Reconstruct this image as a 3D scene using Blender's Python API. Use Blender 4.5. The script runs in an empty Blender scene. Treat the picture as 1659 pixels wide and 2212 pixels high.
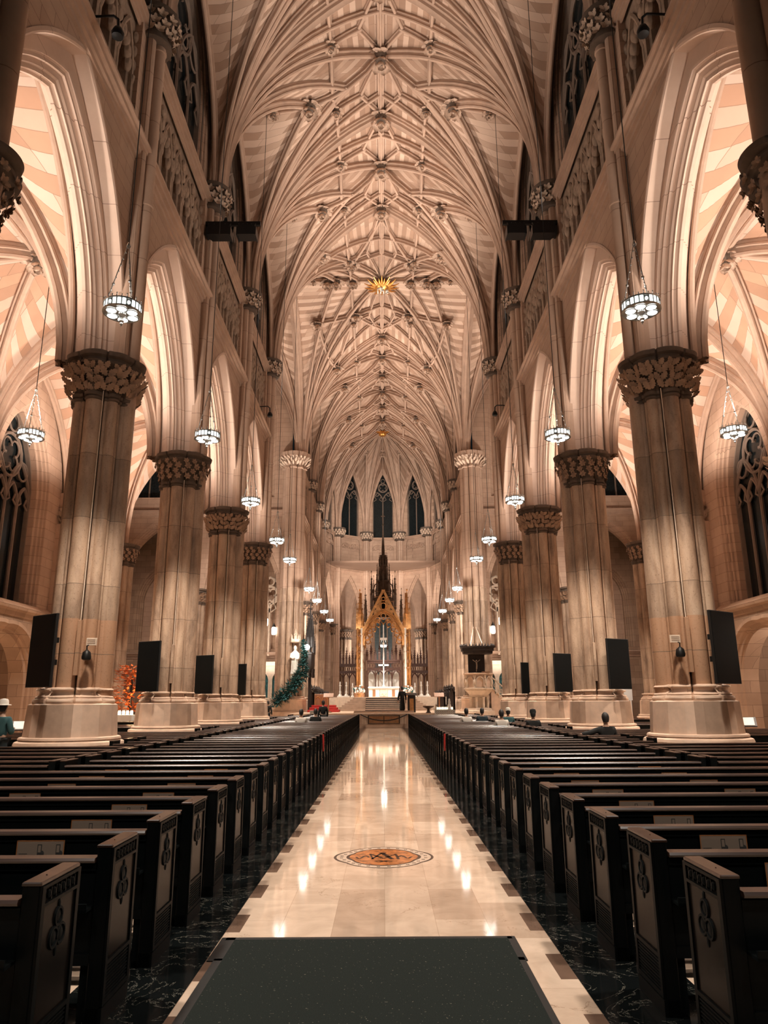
import bpy, math, random
from math import sin, cos, pi, sqrt, atan2, hypot, radians, asin, acos
from mathutils import Vector, Matrix
random.seed(7)
scn = bpy.context.scene
COL = scn.collection

# ------------------------------------------------------------------ camera
FPX, PITCH, CAMZ = 1580.0, radians(14.48), 1.75
cam_data = bpy.data.cameras.new('camera')
cam_data.sensor_fit = 'VERTICAL'; cam_data.sensor_height = 36.0; cam_data.sensor_width = 27.0
cam_data.lens = FPX / 2212.0 * 36.0
cam_data.clip_end = 400; cam_data.clip_start = 0.05
cam = bpy.data.objects.new('camera', cam_data); COL.objects.link(cam)
cam.matrix_world = (Matrix.Translation((0, 0, CAMZ)) @ Matrix.Rotation(radians(-0.09), 4, 'Z')
                    @ Matrix.Rotation(pi / 2 + PITCH, 4, 'X') @ Matrix.Rotation(radians(-0.3), 4, 'Z'))
scn.camera = cam

# ------------------------------------------------------------------ view + world
vs = scn.view_settings
vs.view_transform = 'Standard'; vs.look = 'None'; vs.gamma = 1.0; vs.use_curve_mapping = False
vs.exposure = 0.0
scn.cycles.max_bounces = 6; scn.cycles.diffuse_bounces = 2; scn.cycles.glossy_bounces = 3
scn.cycles.transmission_bounces = 2; scn.cycles.caustics_reflective = False; scn.cycles.caustics_refractive = False
scn.cycles.sample_clamp_indirect = 6.0; scn.cycles.use_adaptive_sampling = True; scn.cycles.adaptive_threshold = 0.03
w = bpy.data.worlds.new('world'); scn.world = w; w.use_nodes = True
w.node_tree.nodes['Background'].inputs[0].default_value = (0.5, 0.85, 1.0, 1)
w.node_tree.nodes['Background'].inputs[1].default_value = 0.012

# layout (metres): nave along +Y, columns on x = +-CX
CX, BAY, Y0 = 7.3, 7.7, 17.8
COLS = [Y0 - BAY, Y0, Y0 + BAY, Y0 + 2 * BAY, Y0 + 3 * BAY]       # 10.1 .. 40.9
CROSS_W, CROSS_E = COLS[-1], 58.0
CBAY = 7.8
CHAN = [CROSS_E + CBAY * k for k in range(4)]                       # 58 .. 81.4
APSE_Y, APSE_R = CHAN[-1], 6.95
AISLE_X = 15.0
Z_CAP = 10.40
Z_STR = 16.9
Z_SILL = 21.1
Z_SPR = 21.7
Z_CROWN = 32.9
WALL_X = 6.9

# ------------------------------------------------------------------ lights
WARM = (1.0, 0.90, 0.80)
def spot(name, loc, target, power, angle, blend=0.8, color=WARM, size=0.25):
    d = bpy.data.lights.new(name, 'SPOT'); d.energy = power; d.color = color
    d.spot_size = radians(angle); d.spot_blend = blend; d.shadow_soft_size = size
    o = bpy.data.objects.new(name, d); COL.objects.link(o); o.location = loc
    o.rotation_euler = (Vector(target) - Vector(loc)).to_track_quat('-Z', 'Y').to_euler()
    return o
def point(name, loc, power, color=WARM, size=0.2):
    d = bpy.data.lights.new(name, 'POINT'); d.energy = power; d.color = color; d.shadow_soft_size = size
    o = bpy.data.objects.new(name, d); COL.objects.link(o); o.location = loc
    return o
P_AISLE, P_VAULT = 1550, 4300
LAMPK = 4.5
for s in (-1, 1):
    for y in COLS:                                   # small floods standing on the capitals, washing the arch soffits
        spot('capital_flood', (s * 7.72, y + 1.0, 10.55), (s * 7.3, y + 7.0, 14.4), P_AISLE * .56, 75, 0.8)
    for y in [13.95 + BAY * k for k in range(4)]:    # upward light of the aisle lamps
        spot('aisle_uplight', (s * 11.2, y, 10.55), (s * 11.0, y, 20), P_AISLE * 1.0, 168, 0.4, WARM, .35)
    for k, y in enumerate([13.95 + BAY * k for k in range(4)]):   # floods on the string course lighting the high vault
        spot('vault_flood', (s * 6.3, y, 17.6), (-s * 4.0, y + 1.5, 33), P_VAULT * (0.5, 0.75, 1.0, 1.25)[k], 70, 1.0)
    for y in (61.5, 69.5, 77.0):
        spot('vault_flood', (s * 6.3, y, 17.6), (-s * 3.5, y, 33), P_VAULT * 0.9, 72, 1.0)
    spot('crossing_flood', (s * 6.2, 57.0, 12.0), (-s * 2.0, 48.0, 33), P_VAULT * 1.75, 90, 1.0)
    spot('transept_flood', (s * 13.0, 49.5, 11.0), (s * 13.0, 49.5, 30), 5200, 150, 0.8)
    spot('transept_lamp', (s * 13.0, 49.0, 15.0), (s * 13.0, 57.0, 3), 3500, 120, 0.8)
    for y in CHAN[1:]:
        spot('chancel_flood', (s * 8.5, y, 10.8), (s * 8.9, y, 20), 900, 165, 0.5)
    spot('chancel_aisle_lamp', (s * 9.5, 63.0, 9.0), (s * 8.0, 78.0, 3), 1800, 150, 0.8)
    spot('altar_spot', (s * 6.0, 62.0, 16.0), (0, 68.4, 2.6), 15000, 24, 0.6, (1, 0.92, 0.82))
    spot('apse_flood', (s * 5.6, 77.0, 11.5), (-s * 1.5, 88, 15), 3000, 90, 1.0)
    spot('apse_flood', (s * 6.3, 66.0, 17.8), (-s * 2.5, 88, 23), 9000, 55, 1.0)  # unseen higher flood added to brighten the apse wall above the string course
    spot('pier_flood', (s * 5.75, 57.0, 10.0), (s * 6.6, 57.9, 15), 160, 75, 0.9)
    spot('chancel_fill_spot', (s * 3.2, 55.0, 13.0), (s * 7.0, 70.0, 6.0), 6500, 46, 0.9)  # unseen spot added to brighten the chancel columns
    spot('pier_spot', (s * 4.2, 49.5, 8.6), (s * 7.4, 58.0, 9.5), 2600, 75, 0.9)
    spot('entrance_lamp', (s * 5.5, 6.25, 9.3), (s * 5.5, 6.25, 0), 2500, 116, 0.5)
    spot('entrance_lamp', (s * 4.0, -1.5, 9.3), (s * 5.5, 8.0, 0), 700, 110, 0.5)
point('ambulatory_lamp', (-2.4, 90.0, 8.0), 520); point('ambulatory_lamp', (2.4, 90.0, 8.0), 520)
# ------------------------------------------------------------------ materials
def new_mat(name):
    m = bpy.data.materials.new(name); m.use_nodes = True
    nt = m.node_tree; b = nt.nodes['Principled BSDF']
    return m, nt, b
def N(nt, typ, **kw):
    n = nt.nodes.new(typ)
    for k, v in kw.items():
        if k.startswith('i_'): n.inputs[int(k[2:])].default_value = v
        else: setattr(n, k, v)
    return n
def L(nt, a, b): nt.links.new(a, b)
def math_n(nt, op, a, b=None, c=None):
    n = N(nt, 'ShaderNodeMath', operation=op)
    for i, v in enumerate((a, b, c)):
        if v is None: continue
        if isinstance(v, (int, float)): n.inputs[i].default_value = v
        else: L(nt, v, n.inputs[i])
    return n.outputs[0]
def ramp(nt, fac, stops):
    r = N(nt, 'ShaderNodeValToRGB'); e = r.color_ramp.elements
    e[0].position = stops[0][0]; e[0].color = (*stops[0][1], 1)
    e[1].position = stops[-1][0]; e[1].color = (*stops[-1][1], 1)
    for p, c in stops[1:-1]:
        x = e.new(p); x.color = (*c, 1)
    L(nt, fac, r.inputs[0]); return r.outputs[0]
def mix(nt, fac, a, b, blend='MIX'):
    n = N(nt, 'ShaderNodeMix', data_type='RGBA', blend_type=blend)
    for i, v in ((0, fac), (6, a), (7, b)):
        if isinstance(v, (int, float)): n.inputs[i].default_value = v
        elif isinstance(v, tuple): n.inputs[i].default_value = (*v, 1)
        else: L(nt, v, n.inputs[i])
    return n.outputs[2]
def pos_xyz(nt):
    g = N(nt, 'ShaderNodeNewGeometry'); s = N(nt, 'ShaderNodeSeparateXYZ'); L(nt, g.outputs['Position'], s.inputs[0])
    return g.outputs['Position'], s.outputs[0], s.outputs[1], s.outputs[2]
def noise(nt, vec, scale, detail=3.0, rough=0.6, dist=0.0):
    n = N(nt, 'ShaderNodeTexNoise'); n.inputs['Scale'].default_value = scale; n.inputs['Detail'].default_value = detail
    n.inputs['Roughness'].default_value = rough; n.inputs['Distortion'].default_value = dist
    if vec is not None: L(nt, vec, n.inputs['Vector'])
    return n.outputs[0]
def comb(nt, x, y, z=0.0):
    c = N(nt, 'ShaderNodeCombineXYZ')
    for i, v in enumerate((x, y, z)):
        if isinstance(v, (int, float)): c.inputs[i].default_value = v
        else: L(nt, v, c.inputs[i])
    return c.outputs[0]
def simple(name, c, rough=0.6, metal=0.0, var=0.0, vscale=6.0, emit=None, estr=0.0, spec=None, bump=0.0, coat=0.0):
    m, nt, b = new_mat(name)
    b.inputs['Base Color'].default_value = (*c, 1); b.inputs['Roughness'].default_value = rough
    b.inputs['Metallic'].default_value = metal
    if spec is not None: b.inputs['Specular IOR Level'].default_value = spec
    if coat: b.inputs['Coat Weight'].default_value = coat; b.inputs['Coat Roughness'].default_value = 0.12
    p = None
    if var:
        p, x, y, z = pos_xyz(nt)
        f = noise(nt, p, vscale, 4)
        d = tuple(max(0, k * (1 - var)) for k in c); e = tuple(min(1, k * (1 + var)) for k in c)
        L(nt, ramp(nt, f, [(0.3, d), (0.7, e)]), b.inputs['Base Color'])
    if bump:
        if p is None: p, x, y, z = pos_xyz(nt)
        bn = N(nt, 'ShaderNodeBump'); bn.inputs['Strength'].default_value = bump
        L(nt, noise(nt, p, vscale * 3, 5), bn.inputs['Height']); L(nt, bn.outputs[0], b.inputs['Normal'])
    if emit:
        b.inputs['Emission Color'].default_value = (*emit, 1); b.inputs['Emission Strength'].default_value = estr
    return m
def ashlar(name, c1, c2, mortar, bw=1.1, bh=0.42, rough=0.8, bump=0.15):
    m, nt, b = new_mat(name)
    p, x, y, z = pos_xyz(nt)
    u = math_n(nt, 'ADD', x, y)
    br = N(nt, 'ShaderNodeTexBrick'); br.inputs['Scale'].default_value = 1
    L(nt, comb(nt, u, z), br.inputs['Vector'])
    br.inputs['Color1'].default_value = (*c1, 1); br.inputs['Color2'].default_value = (*c2, 1)
    br.inputs['Mortar'].default_value = (*mortar, 1); br.inputs['Mortar Size'].default_value = 0.008
    br.inputs['Mortar Smooth'].default_value = 0.2; br.inputs['Bias'].default_value = -0.2
    br.inputs['Brick Width'].default_value = bw; br.inputs['Row Height'].default_value = bh
    f = noise(nt, p, 0.8, 5)
    col = mix(nt, 1.0, br.outputs['Color'], ramp(nt, f, [(0.25, (0.82, 0.80, 0.78)), (0.75, (1.08, 1.08, 1.08))]), 'MULTIPLY')
    L(nt, col, b.inputs['Base Color']); b.inputs['Roughness'].default_value = rough
    bn = N(nt, 'ShaderNodeBump'); bn.inputs['Strength'].default_value = bump; bn.inputs['Distance'].default_value = 0.03
    L(nt, noise(nt, p, 14, 4), bn.inputs['Height']); L(nt, bn.outputs[0], b.inputs['Normal'])
    return m
def vault_mat(name, light, dark, CH=0.33, BW=1.35):
    """coursed webs: courses parallel to the ridges, some of them in a darker stone, fine joints"""
    m, nt, b = new_mat(name)
    uvn = N(nt, 'ShaderNodeUVMap'); s = N(nt, 'ShaderNodeSeparateXYZ'); L(nt, uvn.outputs[0], s.inputs[0])
    u, v = s.outputs[0], s.outputs[1]
    row = math_n(nt, 'FLOOR', math_n(nt, 'DIVIDE', v, CH))
    wn = N(nt, 'ShaderNodeTexWhiteNoise', noise_dimensions='1D'); L(nt, row, wn.inputs['W'])
    shift = math_n(nt, 'MULTIPLY', wn.outputs[0], 3.0)
    cell = math_n(nt, 'FLOOR', math_n(nt, 'DIVIDE', math_n(nt, 'ADD', u, shift), BW))
    wc = N(nt, 'ShaderNodeTexWhiteNoise', noise_dimensions='2D'); L(nt, comb(nt, row, cell), wc.inputs['Vector'])
    # darker courses: every other course, with whole blocks missing here and there
    alt = math_n(nt, 'MODULO', math_n(nt, 'ABSOLUTE', row), 2.0)
    pick = math_n(nt, 'ADD', math_n(nt, 'MULTIPLY', alt, 0.45), math_n(nt, 'MULTIPLY', wc.outputs[0], 0.62))
    col = ramp(nt, pick, [(0.0, light), (0.42, tuple(k * 0.93 for k in light)), (0.62, dark), (1.0, tuple(k * 0.82 for k in dark))])
    fv = math_n(nt, 'FRACT', math_n(nt, 'DIVIDE', v, CH))
    fu = math_n(nt, 'FRACT', math_n(nt, 'DIVIDE', math_n(nt, 'ADD', u, shift), BW))
    j = math_n(nt, 'MAXIMUM', math_n(nt, 'LESS_THAN', fv, 0.035), math_n(nt, 'LESS_THAN', fu, 0.012))
    col = mix(nt, j, col, tuple(k * 0.62 for k in dark))
    p, x, y, z = pos_xyz(nt)
    col = mix(nt, 1.0, col, ramp(nt, noise(nt, p, 0.5, 4), [(0.3, (0.9, 0.88, 0.87)), (0.7, (1.05, 1.05, 1.05))]), 'MULTIPLY')
    L(nt, col, b.inputs['Base Color']); b.inputs['Roughness'].default_value = 0.85
    return m
def jointed(name, c1, c2, joint, jh=1.35, rough=0.7):
    m, nt, b = new_mat(name)
    p, x, y, z = pos_xyz(nt)
    f = noise(nt, p, 0.9, 5, 0.65)
    col = ramp(nt, f, [(0.3, c1), (0.72, c2)])
    jj = math_n(nt, 'LESS_THAN', math_n(nt, 'FRACT', math_n(nt, 'DIVIDE', z, jh)), 0.012)
    L(nt, mix(nt, jj, col, joint), b.inputs['Base Color']); b.inputs['Roughness'].default_value = rough
    return m
def column_mat(name):
    m, nt, b = new_mat(name)
    p, x, y, z = pos_xyz(nt)
    st = comb(nt, math_n(nt, 'MULTIPLY', x, 2.2), math_n(nt, 'MULTIPLY', y, 2.2), math_n(nt, 'MULTIPLY', z, 0.55))
    f = noise(nt, st, 1.1, 6, 0.65, 0.3)
    drum = math_n(nt, 'FLOOR', math_n(nt, 'DIVIDE', math_n(nt, 'ADD', z, 0.4), 1.62))
    wn = N(nt, 'ShaderNodeTexWhiteNoise', noise_dimensions='2D'); L(nt, comb(nt, drum, math_n(nt, 'FLOOR', math_n(nt, 'DIVIDE', y, 4))), wn.inputs['Vector'])
    col = ramp(nt, f, [(0.28, (0.20, 0.135, 0.095)), (0.45, (0.43, 0.30, 0.215)), (0.6, (0.58, 0.42, 0.305)), (0.8, (0.70, 0.54, 0.41))])
    col = mix(nt, 1.0, col, ramp(nt, wn.outputs[0], [(0.0, (0.80, 0.77, 0.74)), (1.0, (1.1, 1.07, 1.04))]), 'MULTIPLY')
    low = math_n(nt, 'MULTIPLY', math_n(nt, 'LESS_THAN', z, 3.65), math_n(nt, 'LESS_THAN', y, 20.0))
    col = mix(nt, low, col, mix(nt, f, (0.40, 0.215, 0.12), (0.60, 0.36, 0.225)))
    fine = noise(nt, p, 26, 3, 0.7)
    col = mix(nt, 1.0, col, ramp(nt, fine, [(0.30, (0.62, 0.58, 0.54)), (0.42, (1, 1, 1))]), 'MULTIPLY')
    jj = math_n(nt, 'LESS_THAN', math_n(nt, 'FRACT', math_n(nt, 'DIVIDE', math_n(nt, 'ADD', z, 0.4), 1.62)), 0.009)
    L(nt, mix(nt, jj, col, (0.2, 0.14, 0.1)), b.inputs['Base Color'])
    b.inputs['Roughness'].default_value = 0.55
    bn = N(nt, 'ShaderNodeBump'); bn.inputs['Strength'].default_value = 0.12; bn.inputs['Distance'].default_value = 0.02
    L(nt, fine, bn.inputs['Height']); L(nt, bn.outputs[0], b.inputs['Normal'])
    return m
def marble_aisle(name):
    m, nt, b = new_mat(name)
    p, x, y, z = pos_xyz(nt)
    br = N(nt, 'ShaderNodeTexBrick'); br.inputs['Scale'].default_value = 1
    L(nt, comb(nt, math_n(nt, 'ADD', y, 0.33), math_n(nt, 'ADD', x, 0.0)), br.inputs['Vector'])
    br.inputs['Brick Width'].default_value = 1.0; br.inputs['Row Height'].default_value = 0.415
    br.inputs['Mortar Size'].default_value = 0.0012; br.inputs['Mortar Smooth'].default_value = 0.0
    br.inputs['Color1'].default_value = (0.80, 0.62, 0.48, 1); br.inputs['Color2'].default_value = (0.50, 0.350, 0.250, 1)
    br.inputs['Mortar'].default_value = (0.40, 0.27, 0.18, 1); br.inputs['Bias'].default_value = -0.25
    f = noise(nt, p, 2.4, 6, 0.6, 0.8)
    col = mix(nt, 1.0, br.outputs['Color'], ramp(nt, f, [(0.3, (0.80, 0.76, 0.72)), (0.7, (1.08, 1.06, 1.04))]), 'MULTIPLY')
    v = noise(nt, p, 1.3, 8, 0.62, 1.6)
    vein = math_n(nt, 'LESS_THAN', math_n(nt, 'ABSOLUTE', math_n(nt, 'SUBTRACT', v, 0.5)), 0.0035)
    gate = math_n(nt, 'GREATER_THAN', noise(nt, p, 0.9, 2), 0.55)
    col = mix(nt, math_n(nt, 'MULTIPLY', math_n(nt, 'MULTIPLY', vein, gate), 0.6), col, (0.28, 0.17, 0.10))
    # brown inlay blocks along both edges of the walk
    ax = math_n(nt, 'ABSOLUTE', x)
    fy = math_n(nt, 'FRACT', math_n(nt, 'DIVIDE', math_n(nt, 'SUBTRACT', y, 5.32), 1.03))
    ink = math_n(nt, 'MULTIPLY', math_n(nt, 'GREATER_THAN', ax, 1.135), math_n(nt, 'LESS_THAN', fy, 0.475))
    col = mix(nt, ink, col, mix(nt, f, (0.11, 0.065, 0.045), (0.26, 0.16, 0.11)))
    L(nt, col, b.inputs['Base Color'])
    b.inputs['Roughness'].default_value = 0.055; b.inputs['Specular IOR Level'].default_value = 0.65
    wv = noise(nt, comb(nt, math_n(nt, 'MULTIPLY', x, 1.0), math_n(nt, 'MULTIPLY', y, 0.6)), 2.6, 2)
    bn = N(nt, 'ShaderNodeBump'); bn.inputs['Strength'].default_value = 0.018; bn.inputs['Distance'].default_value = 0.02
    L(nt, wv, bn.inputs['Height']); L(nt, bn.outputs[0], b.inputs['Normal'])
    return m
def black_marble(name):
    m, nt, b = new_mat(name)
    p, x, y, z = pos_xyz(nt)
    v = noise(nt, p, 1.5, 7, 0.62, 2.2)
    w1 = math_n(nt, 'LESS_THAN', math_n(nt, 'ABSOLUTE', math_n(nt, 'SUBTRACT', v, 0.5)), 0.0028)
    v2 = noise(nt, p, 5.0, 5, 0.7, 1.5)
    w2 = math_n(nt, 'LESS_THAN', math_n(nt, 'ABSOLUTE', math_n(nt, 'SUBTRACT', v2, 0.47)), 0.003)
    gate = math_n(nt, 'GREATER_THAN', noise(nt, p, 1.1, 2), 0.58)
    vein = math_n(nt, 'MULTIPLY', math_n(nt, 'MAXIMUM', w1, math_n(nt, 'MULTIPLY', w2, gate)), 0.55)
    L(nt, mix(nt, vein, (0.006, 0.0075, 0.0075), (0.34, 0.32, 0.26)), b.inputs['Base Color'])
    b.inputs['Roughness'].default_value = 0.12
    return m
def wood(name, c1, c2, rough=0.42, axis='x', coat=0.0, spec=0.5):
    m, nt, b = new_mat(name)
    p, x, y, z = pos_xyz(nt)
    sc = {'x': (0.6, 9, 9), 'z': (9, 9, 0.7), 'y': (9, 0.6, 9)}[axis]
    v = comb(nt, math_n(nt, 'MULTIPLY', x, sc[0]), math_n(nt, 'MULTIPLY', y, sc[1]), math_n(nt, 'MULTIPLY', z, sc[2]))
    f = noise(nt, v, 2.2, 6, 0.6, 0.5)
    L(nt, ramp(nt, f, [(0.3, c1), (0.72, c2)]), b.inputs['Base Color'])
    b.inputs['Roughness'].default_value = rough
    b.inputs['Coat Weight'].default_value = coat; b.inputs['Coat Roughness'].default_value = 0.2; b.inputs['Specular IOR Level'].default_value = spec
    return m
def carpet(name):
    m, nt, b = new_mat(name)
    p, x, y, z = pos_xyz(nt)
    wv = N(nt, 'ShaderNodeTexWave'); wv.inputs['Scale'].default_value = 34; wv.inputs['Distortion'].default_value = 1.5
    wv.bands_direction = 'DIAGONAL'; L(nt, p, wv.inputs['Vector'])
    f = noise(nt, p, 160, 2)
    c = mix(nt, f, (0.008, 0.011, 0.010), (0.034, 0.038, 0.033))
    c = mix(nt, math_n(nt, 'MULTIPLY', wv.outputs[1], 0.35), c, (0.015, 0.020, 0.018))
    sp = math_n(nt, 'GREATER_THAN', noise(nt, p, 70, 1), 0.74)
    c = mix(nt, math_n(nt, 'MULTIPLY', sp, 0.5), c, (0.30, 0.27, 0.2))
    L(nt, c, b.inputs['Base Color']); b.inputs['Roughness'].default_value = 1.0; b.inputs['Specular IOR Level'].default_value = 0.05
    return m
LT = (0.80, 0.585, 0.455)
M = {}
M['wall'] = ashlar('wall_stone', (0.56, 0.37, 0.265), (0.49, 0.315, 0.225), (0.27, 0.165, 0.115))
M['wall_low'] = ashlar('lower_wall_stone', (0.38, 0.235, 0.155), (0.50, 0.325, 0.22), (0.18, 0.105, 0.07), 0.8, 0.5)
M['arch'] = jointed('arch_stone', (0.62, 0.425, 0.32), (0.72, 0.52, 0.405), (0.34, 0.21, 0.15), 1.1)
M['rib'] = simple('rib_stone', (0.50, 0.33, 0.24), 0.8, var=0.12, vscale=1.5)  # darker than the webs: shadowed rib sides put into the colour
M['vault'] = vault_mat('vault_web', (0.70, 0.495, 0.375), (0.47, 0.295, 0.205))
M['vault_aisle'] = vault_mat('aisle_vault_web', (0.72, 0.53, 0.415), (0.60, 0.345, 0.225), 0.5, 2.4)
M['shaft'] = jointed('shaft_stone', (0.48, 0.315, 0.225), (0.58, 0.39, 0.285), (0.27, 0.165, 0.115), 1.5)
M['column'] = column_mat('column_marble')
M['plinth'] = simple('plinth_stone', (0.78, 0.565, 0.425), 0.6, var=0.14, vscale=2.2, bump=0.1)
M['plinth_dark'] = simple('plinth_stone_dark', (0.47, 0.325, 0.235), 0.6, var=0.16, vscale=2.2, bump=0.1)
M['capital'] = simple('capital_stone', (0.13, 0.09, 0.066), 0.75, var=0.2, vscale=4)  # shade behind the carved leaves is put into this dark colour
M['leaf'] = simple('capital_leaf', (0.40, 0.255, 0.17), 0.7, var=0.2, vscale=8)  # paler than the bell: light on the leaf edges put into the colour
M['leaf_pale'] = simple('pale_carving', (0.62, 0.45, 0.335), 0.7, var=0.15, vscale=8)
M['bead'] = simple('boss_carving', (0.58, 0.40, 0.295), 0.7, var=0.25, vscale=6)
M['gold'] = simple('gilding', (0.85, 0.42, 0.12), 0.35, 0.9, var=0.2, vscale=5)
M['bronze'] = simple('gilt_bronze', (0.58, 0.29, 0.11), 0.36, 0.7, var=0.35, vscale=3)
M['bronze_dark'] = simple('dark_bronze', (0.09, 0.055, 0.035), 0.5, 0.5, var=0.3, vscale=4)
M['glass'] = simple('night_glass', (0.012, 0.016, 0.017), 0.18, 0.0, var=0.5, vscale=9, spec=0.25)
M['tealglass'] = simple('teal_stained_glass', (0.03, 0.045, 0.045), 0.3, 0.0, var=0.6, vscale=3, emit=(0.10, 0.14, 0.14), estr=0.10)
M['tracery'] = simple('tracery_stone', (0.20, 0.14, 0.105), 0.8, var=0.15, vscale=2)
M['aisle_floor'] = marble_aisle('marble_walk')
M['black'] = black_marble('black_marble')
M['floor'] = simple('beige_floor_stone', (0.74, 0.54, 0.39), 0.35, var=0.15, vscale=1.3)
M['wood'] = wood('pew_wood', (0.0038, 0.0056, 0.0060), (0.0070, 0.0080, 0.0080), 0.5, 'x', 0, .08)
M['wood_end'] = wood('pew_end_wood', (0.0038, 0.0052, 0.0054), (0.0075, 0.0075, 0.0072), 0.4, 'z', 0, .05)
M['wood_rail'] = wood('pew_rail_wood', (0.022, 0.011, 0.0075), (0.075, 0.036, 0.023), 0.3, 'x', 0.3)
M['wood_field'] = wood('pew_field_wood', (0.0042, 0.0034, 0.0030), (0.0105, 0.0074, 0.0058), 0.25, 'z', 0, .045)
M['wood_dark'] = wood('dark_oak', (0.010, 0.0075, 0.0065), (0.034, 0.019, 0.014), 0.5, 'z')
M['wood_red'] = wood('red_oak', (0.22, 0.10, 0.05), (0.40, 0.19, 0.09), 0.45, 'z')
M['carpet'] = carpet('mat_pile')
M['rubber'] = simple('mat_rubber', (0.010, 0.011, 0.011), 0.5)
M['metal'] = simple('black_iron', (0.014, 0.014, 0.014), 0.45, 0.4)
M['silver'] = simple('lamp_silver', (0.42, 0.42, 0.40), 0.35, 0.8, var=0.2)
M['lampglass'] = simple('lit_opal_glass', (0.95, 0.95, 0.92), 0.4, emit=(1.0, 0.97, 0.90), estr=9.0)
M['lampglass2'] = simple('lit_panel_glass', (0.9, 0.95, 0.92), 0.4, emit=(0.93, 1.0, 0.97), estr=3.2)
M['screen'] = simple('dark_screen', (0.005, 0.006, 0.006), 0.45, spec=0.12)
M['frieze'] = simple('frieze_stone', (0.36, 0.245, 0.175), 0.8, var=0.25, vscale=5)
M['plastic'] = simple('black_plastic', (0.012, 0.012, 0.012), 0.4)
M['white_marble'] = simple('white_marble', (0.88, 0.83, 0.76), 0.3, var=0.05, vscale=3)
M['cream'] = simple('cream_stone', (0.80, 0.64, 0.50), 0.5, var=0.12, vscale=4)
M['paper'] = simple('card_paper', (0.36, 0.265, 0.20), 0.8)
M['paper_white'] = simple('white_paper', (0.85, 0.80, 0.74), 0.8)
M['orange'] = simple('card_orange', (0.50, 0.18, 0.05), 0.7)
M['ink'] = simple('card_ink', (0.06, 0.055, 0.05), 0.8)
M['red'] = simple('red_cloth', (0.42, 0.025, 0.02), 0.8, var=0.2)
M['green'] = simple('garland_green', (0.016, 0.10, 0.10), 0.7, var=0.5, vscale=20)
M['flame'] = simple('flame_leaf', (0.70, 0.17, 0.04), 0.7, var=0.4, vscale=20)
M['skin'] = simple('skin', (0.42, 0.25, 0.17), 0.55)
M['hair'] = simple('dark_hair', (0.010, 0.009, 0.009), 0.6)
M['cloth_black'] = simple('black_cloth', (0.012, 0.013, 0.013), 0.9)
M['cloth_white'] = simple('white_cloth', (0.75, 0.70, 0.63), 0.9)
M['cloth_teal'] = simple('teal_cloth', (0.035, 0.10, 0.11), 0.9)
M['cloth_navy'] = simple('navy_cloth', (0.02, 0.035, 0.045), 0.9)
M['inlay_orange'] = simple('orange_marble', (0.46, 0.16, 0.05), 0.12, var=0.5, vscale=9)
M['inlay_cream'] = simple('cream_marble', (0.66, 0.50, 0.38), 0.12, var=0.1, vscale=9)
M['inlay_black'] = simple('black_inlay', (0.012, 0.011, 0.011), 0.12)
M['candle'] = simple('candle_glow', (0.9, 0.8, 0.6), 0.5, emit=(1.0, 0.75, 0.45), estr=6)

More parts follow.
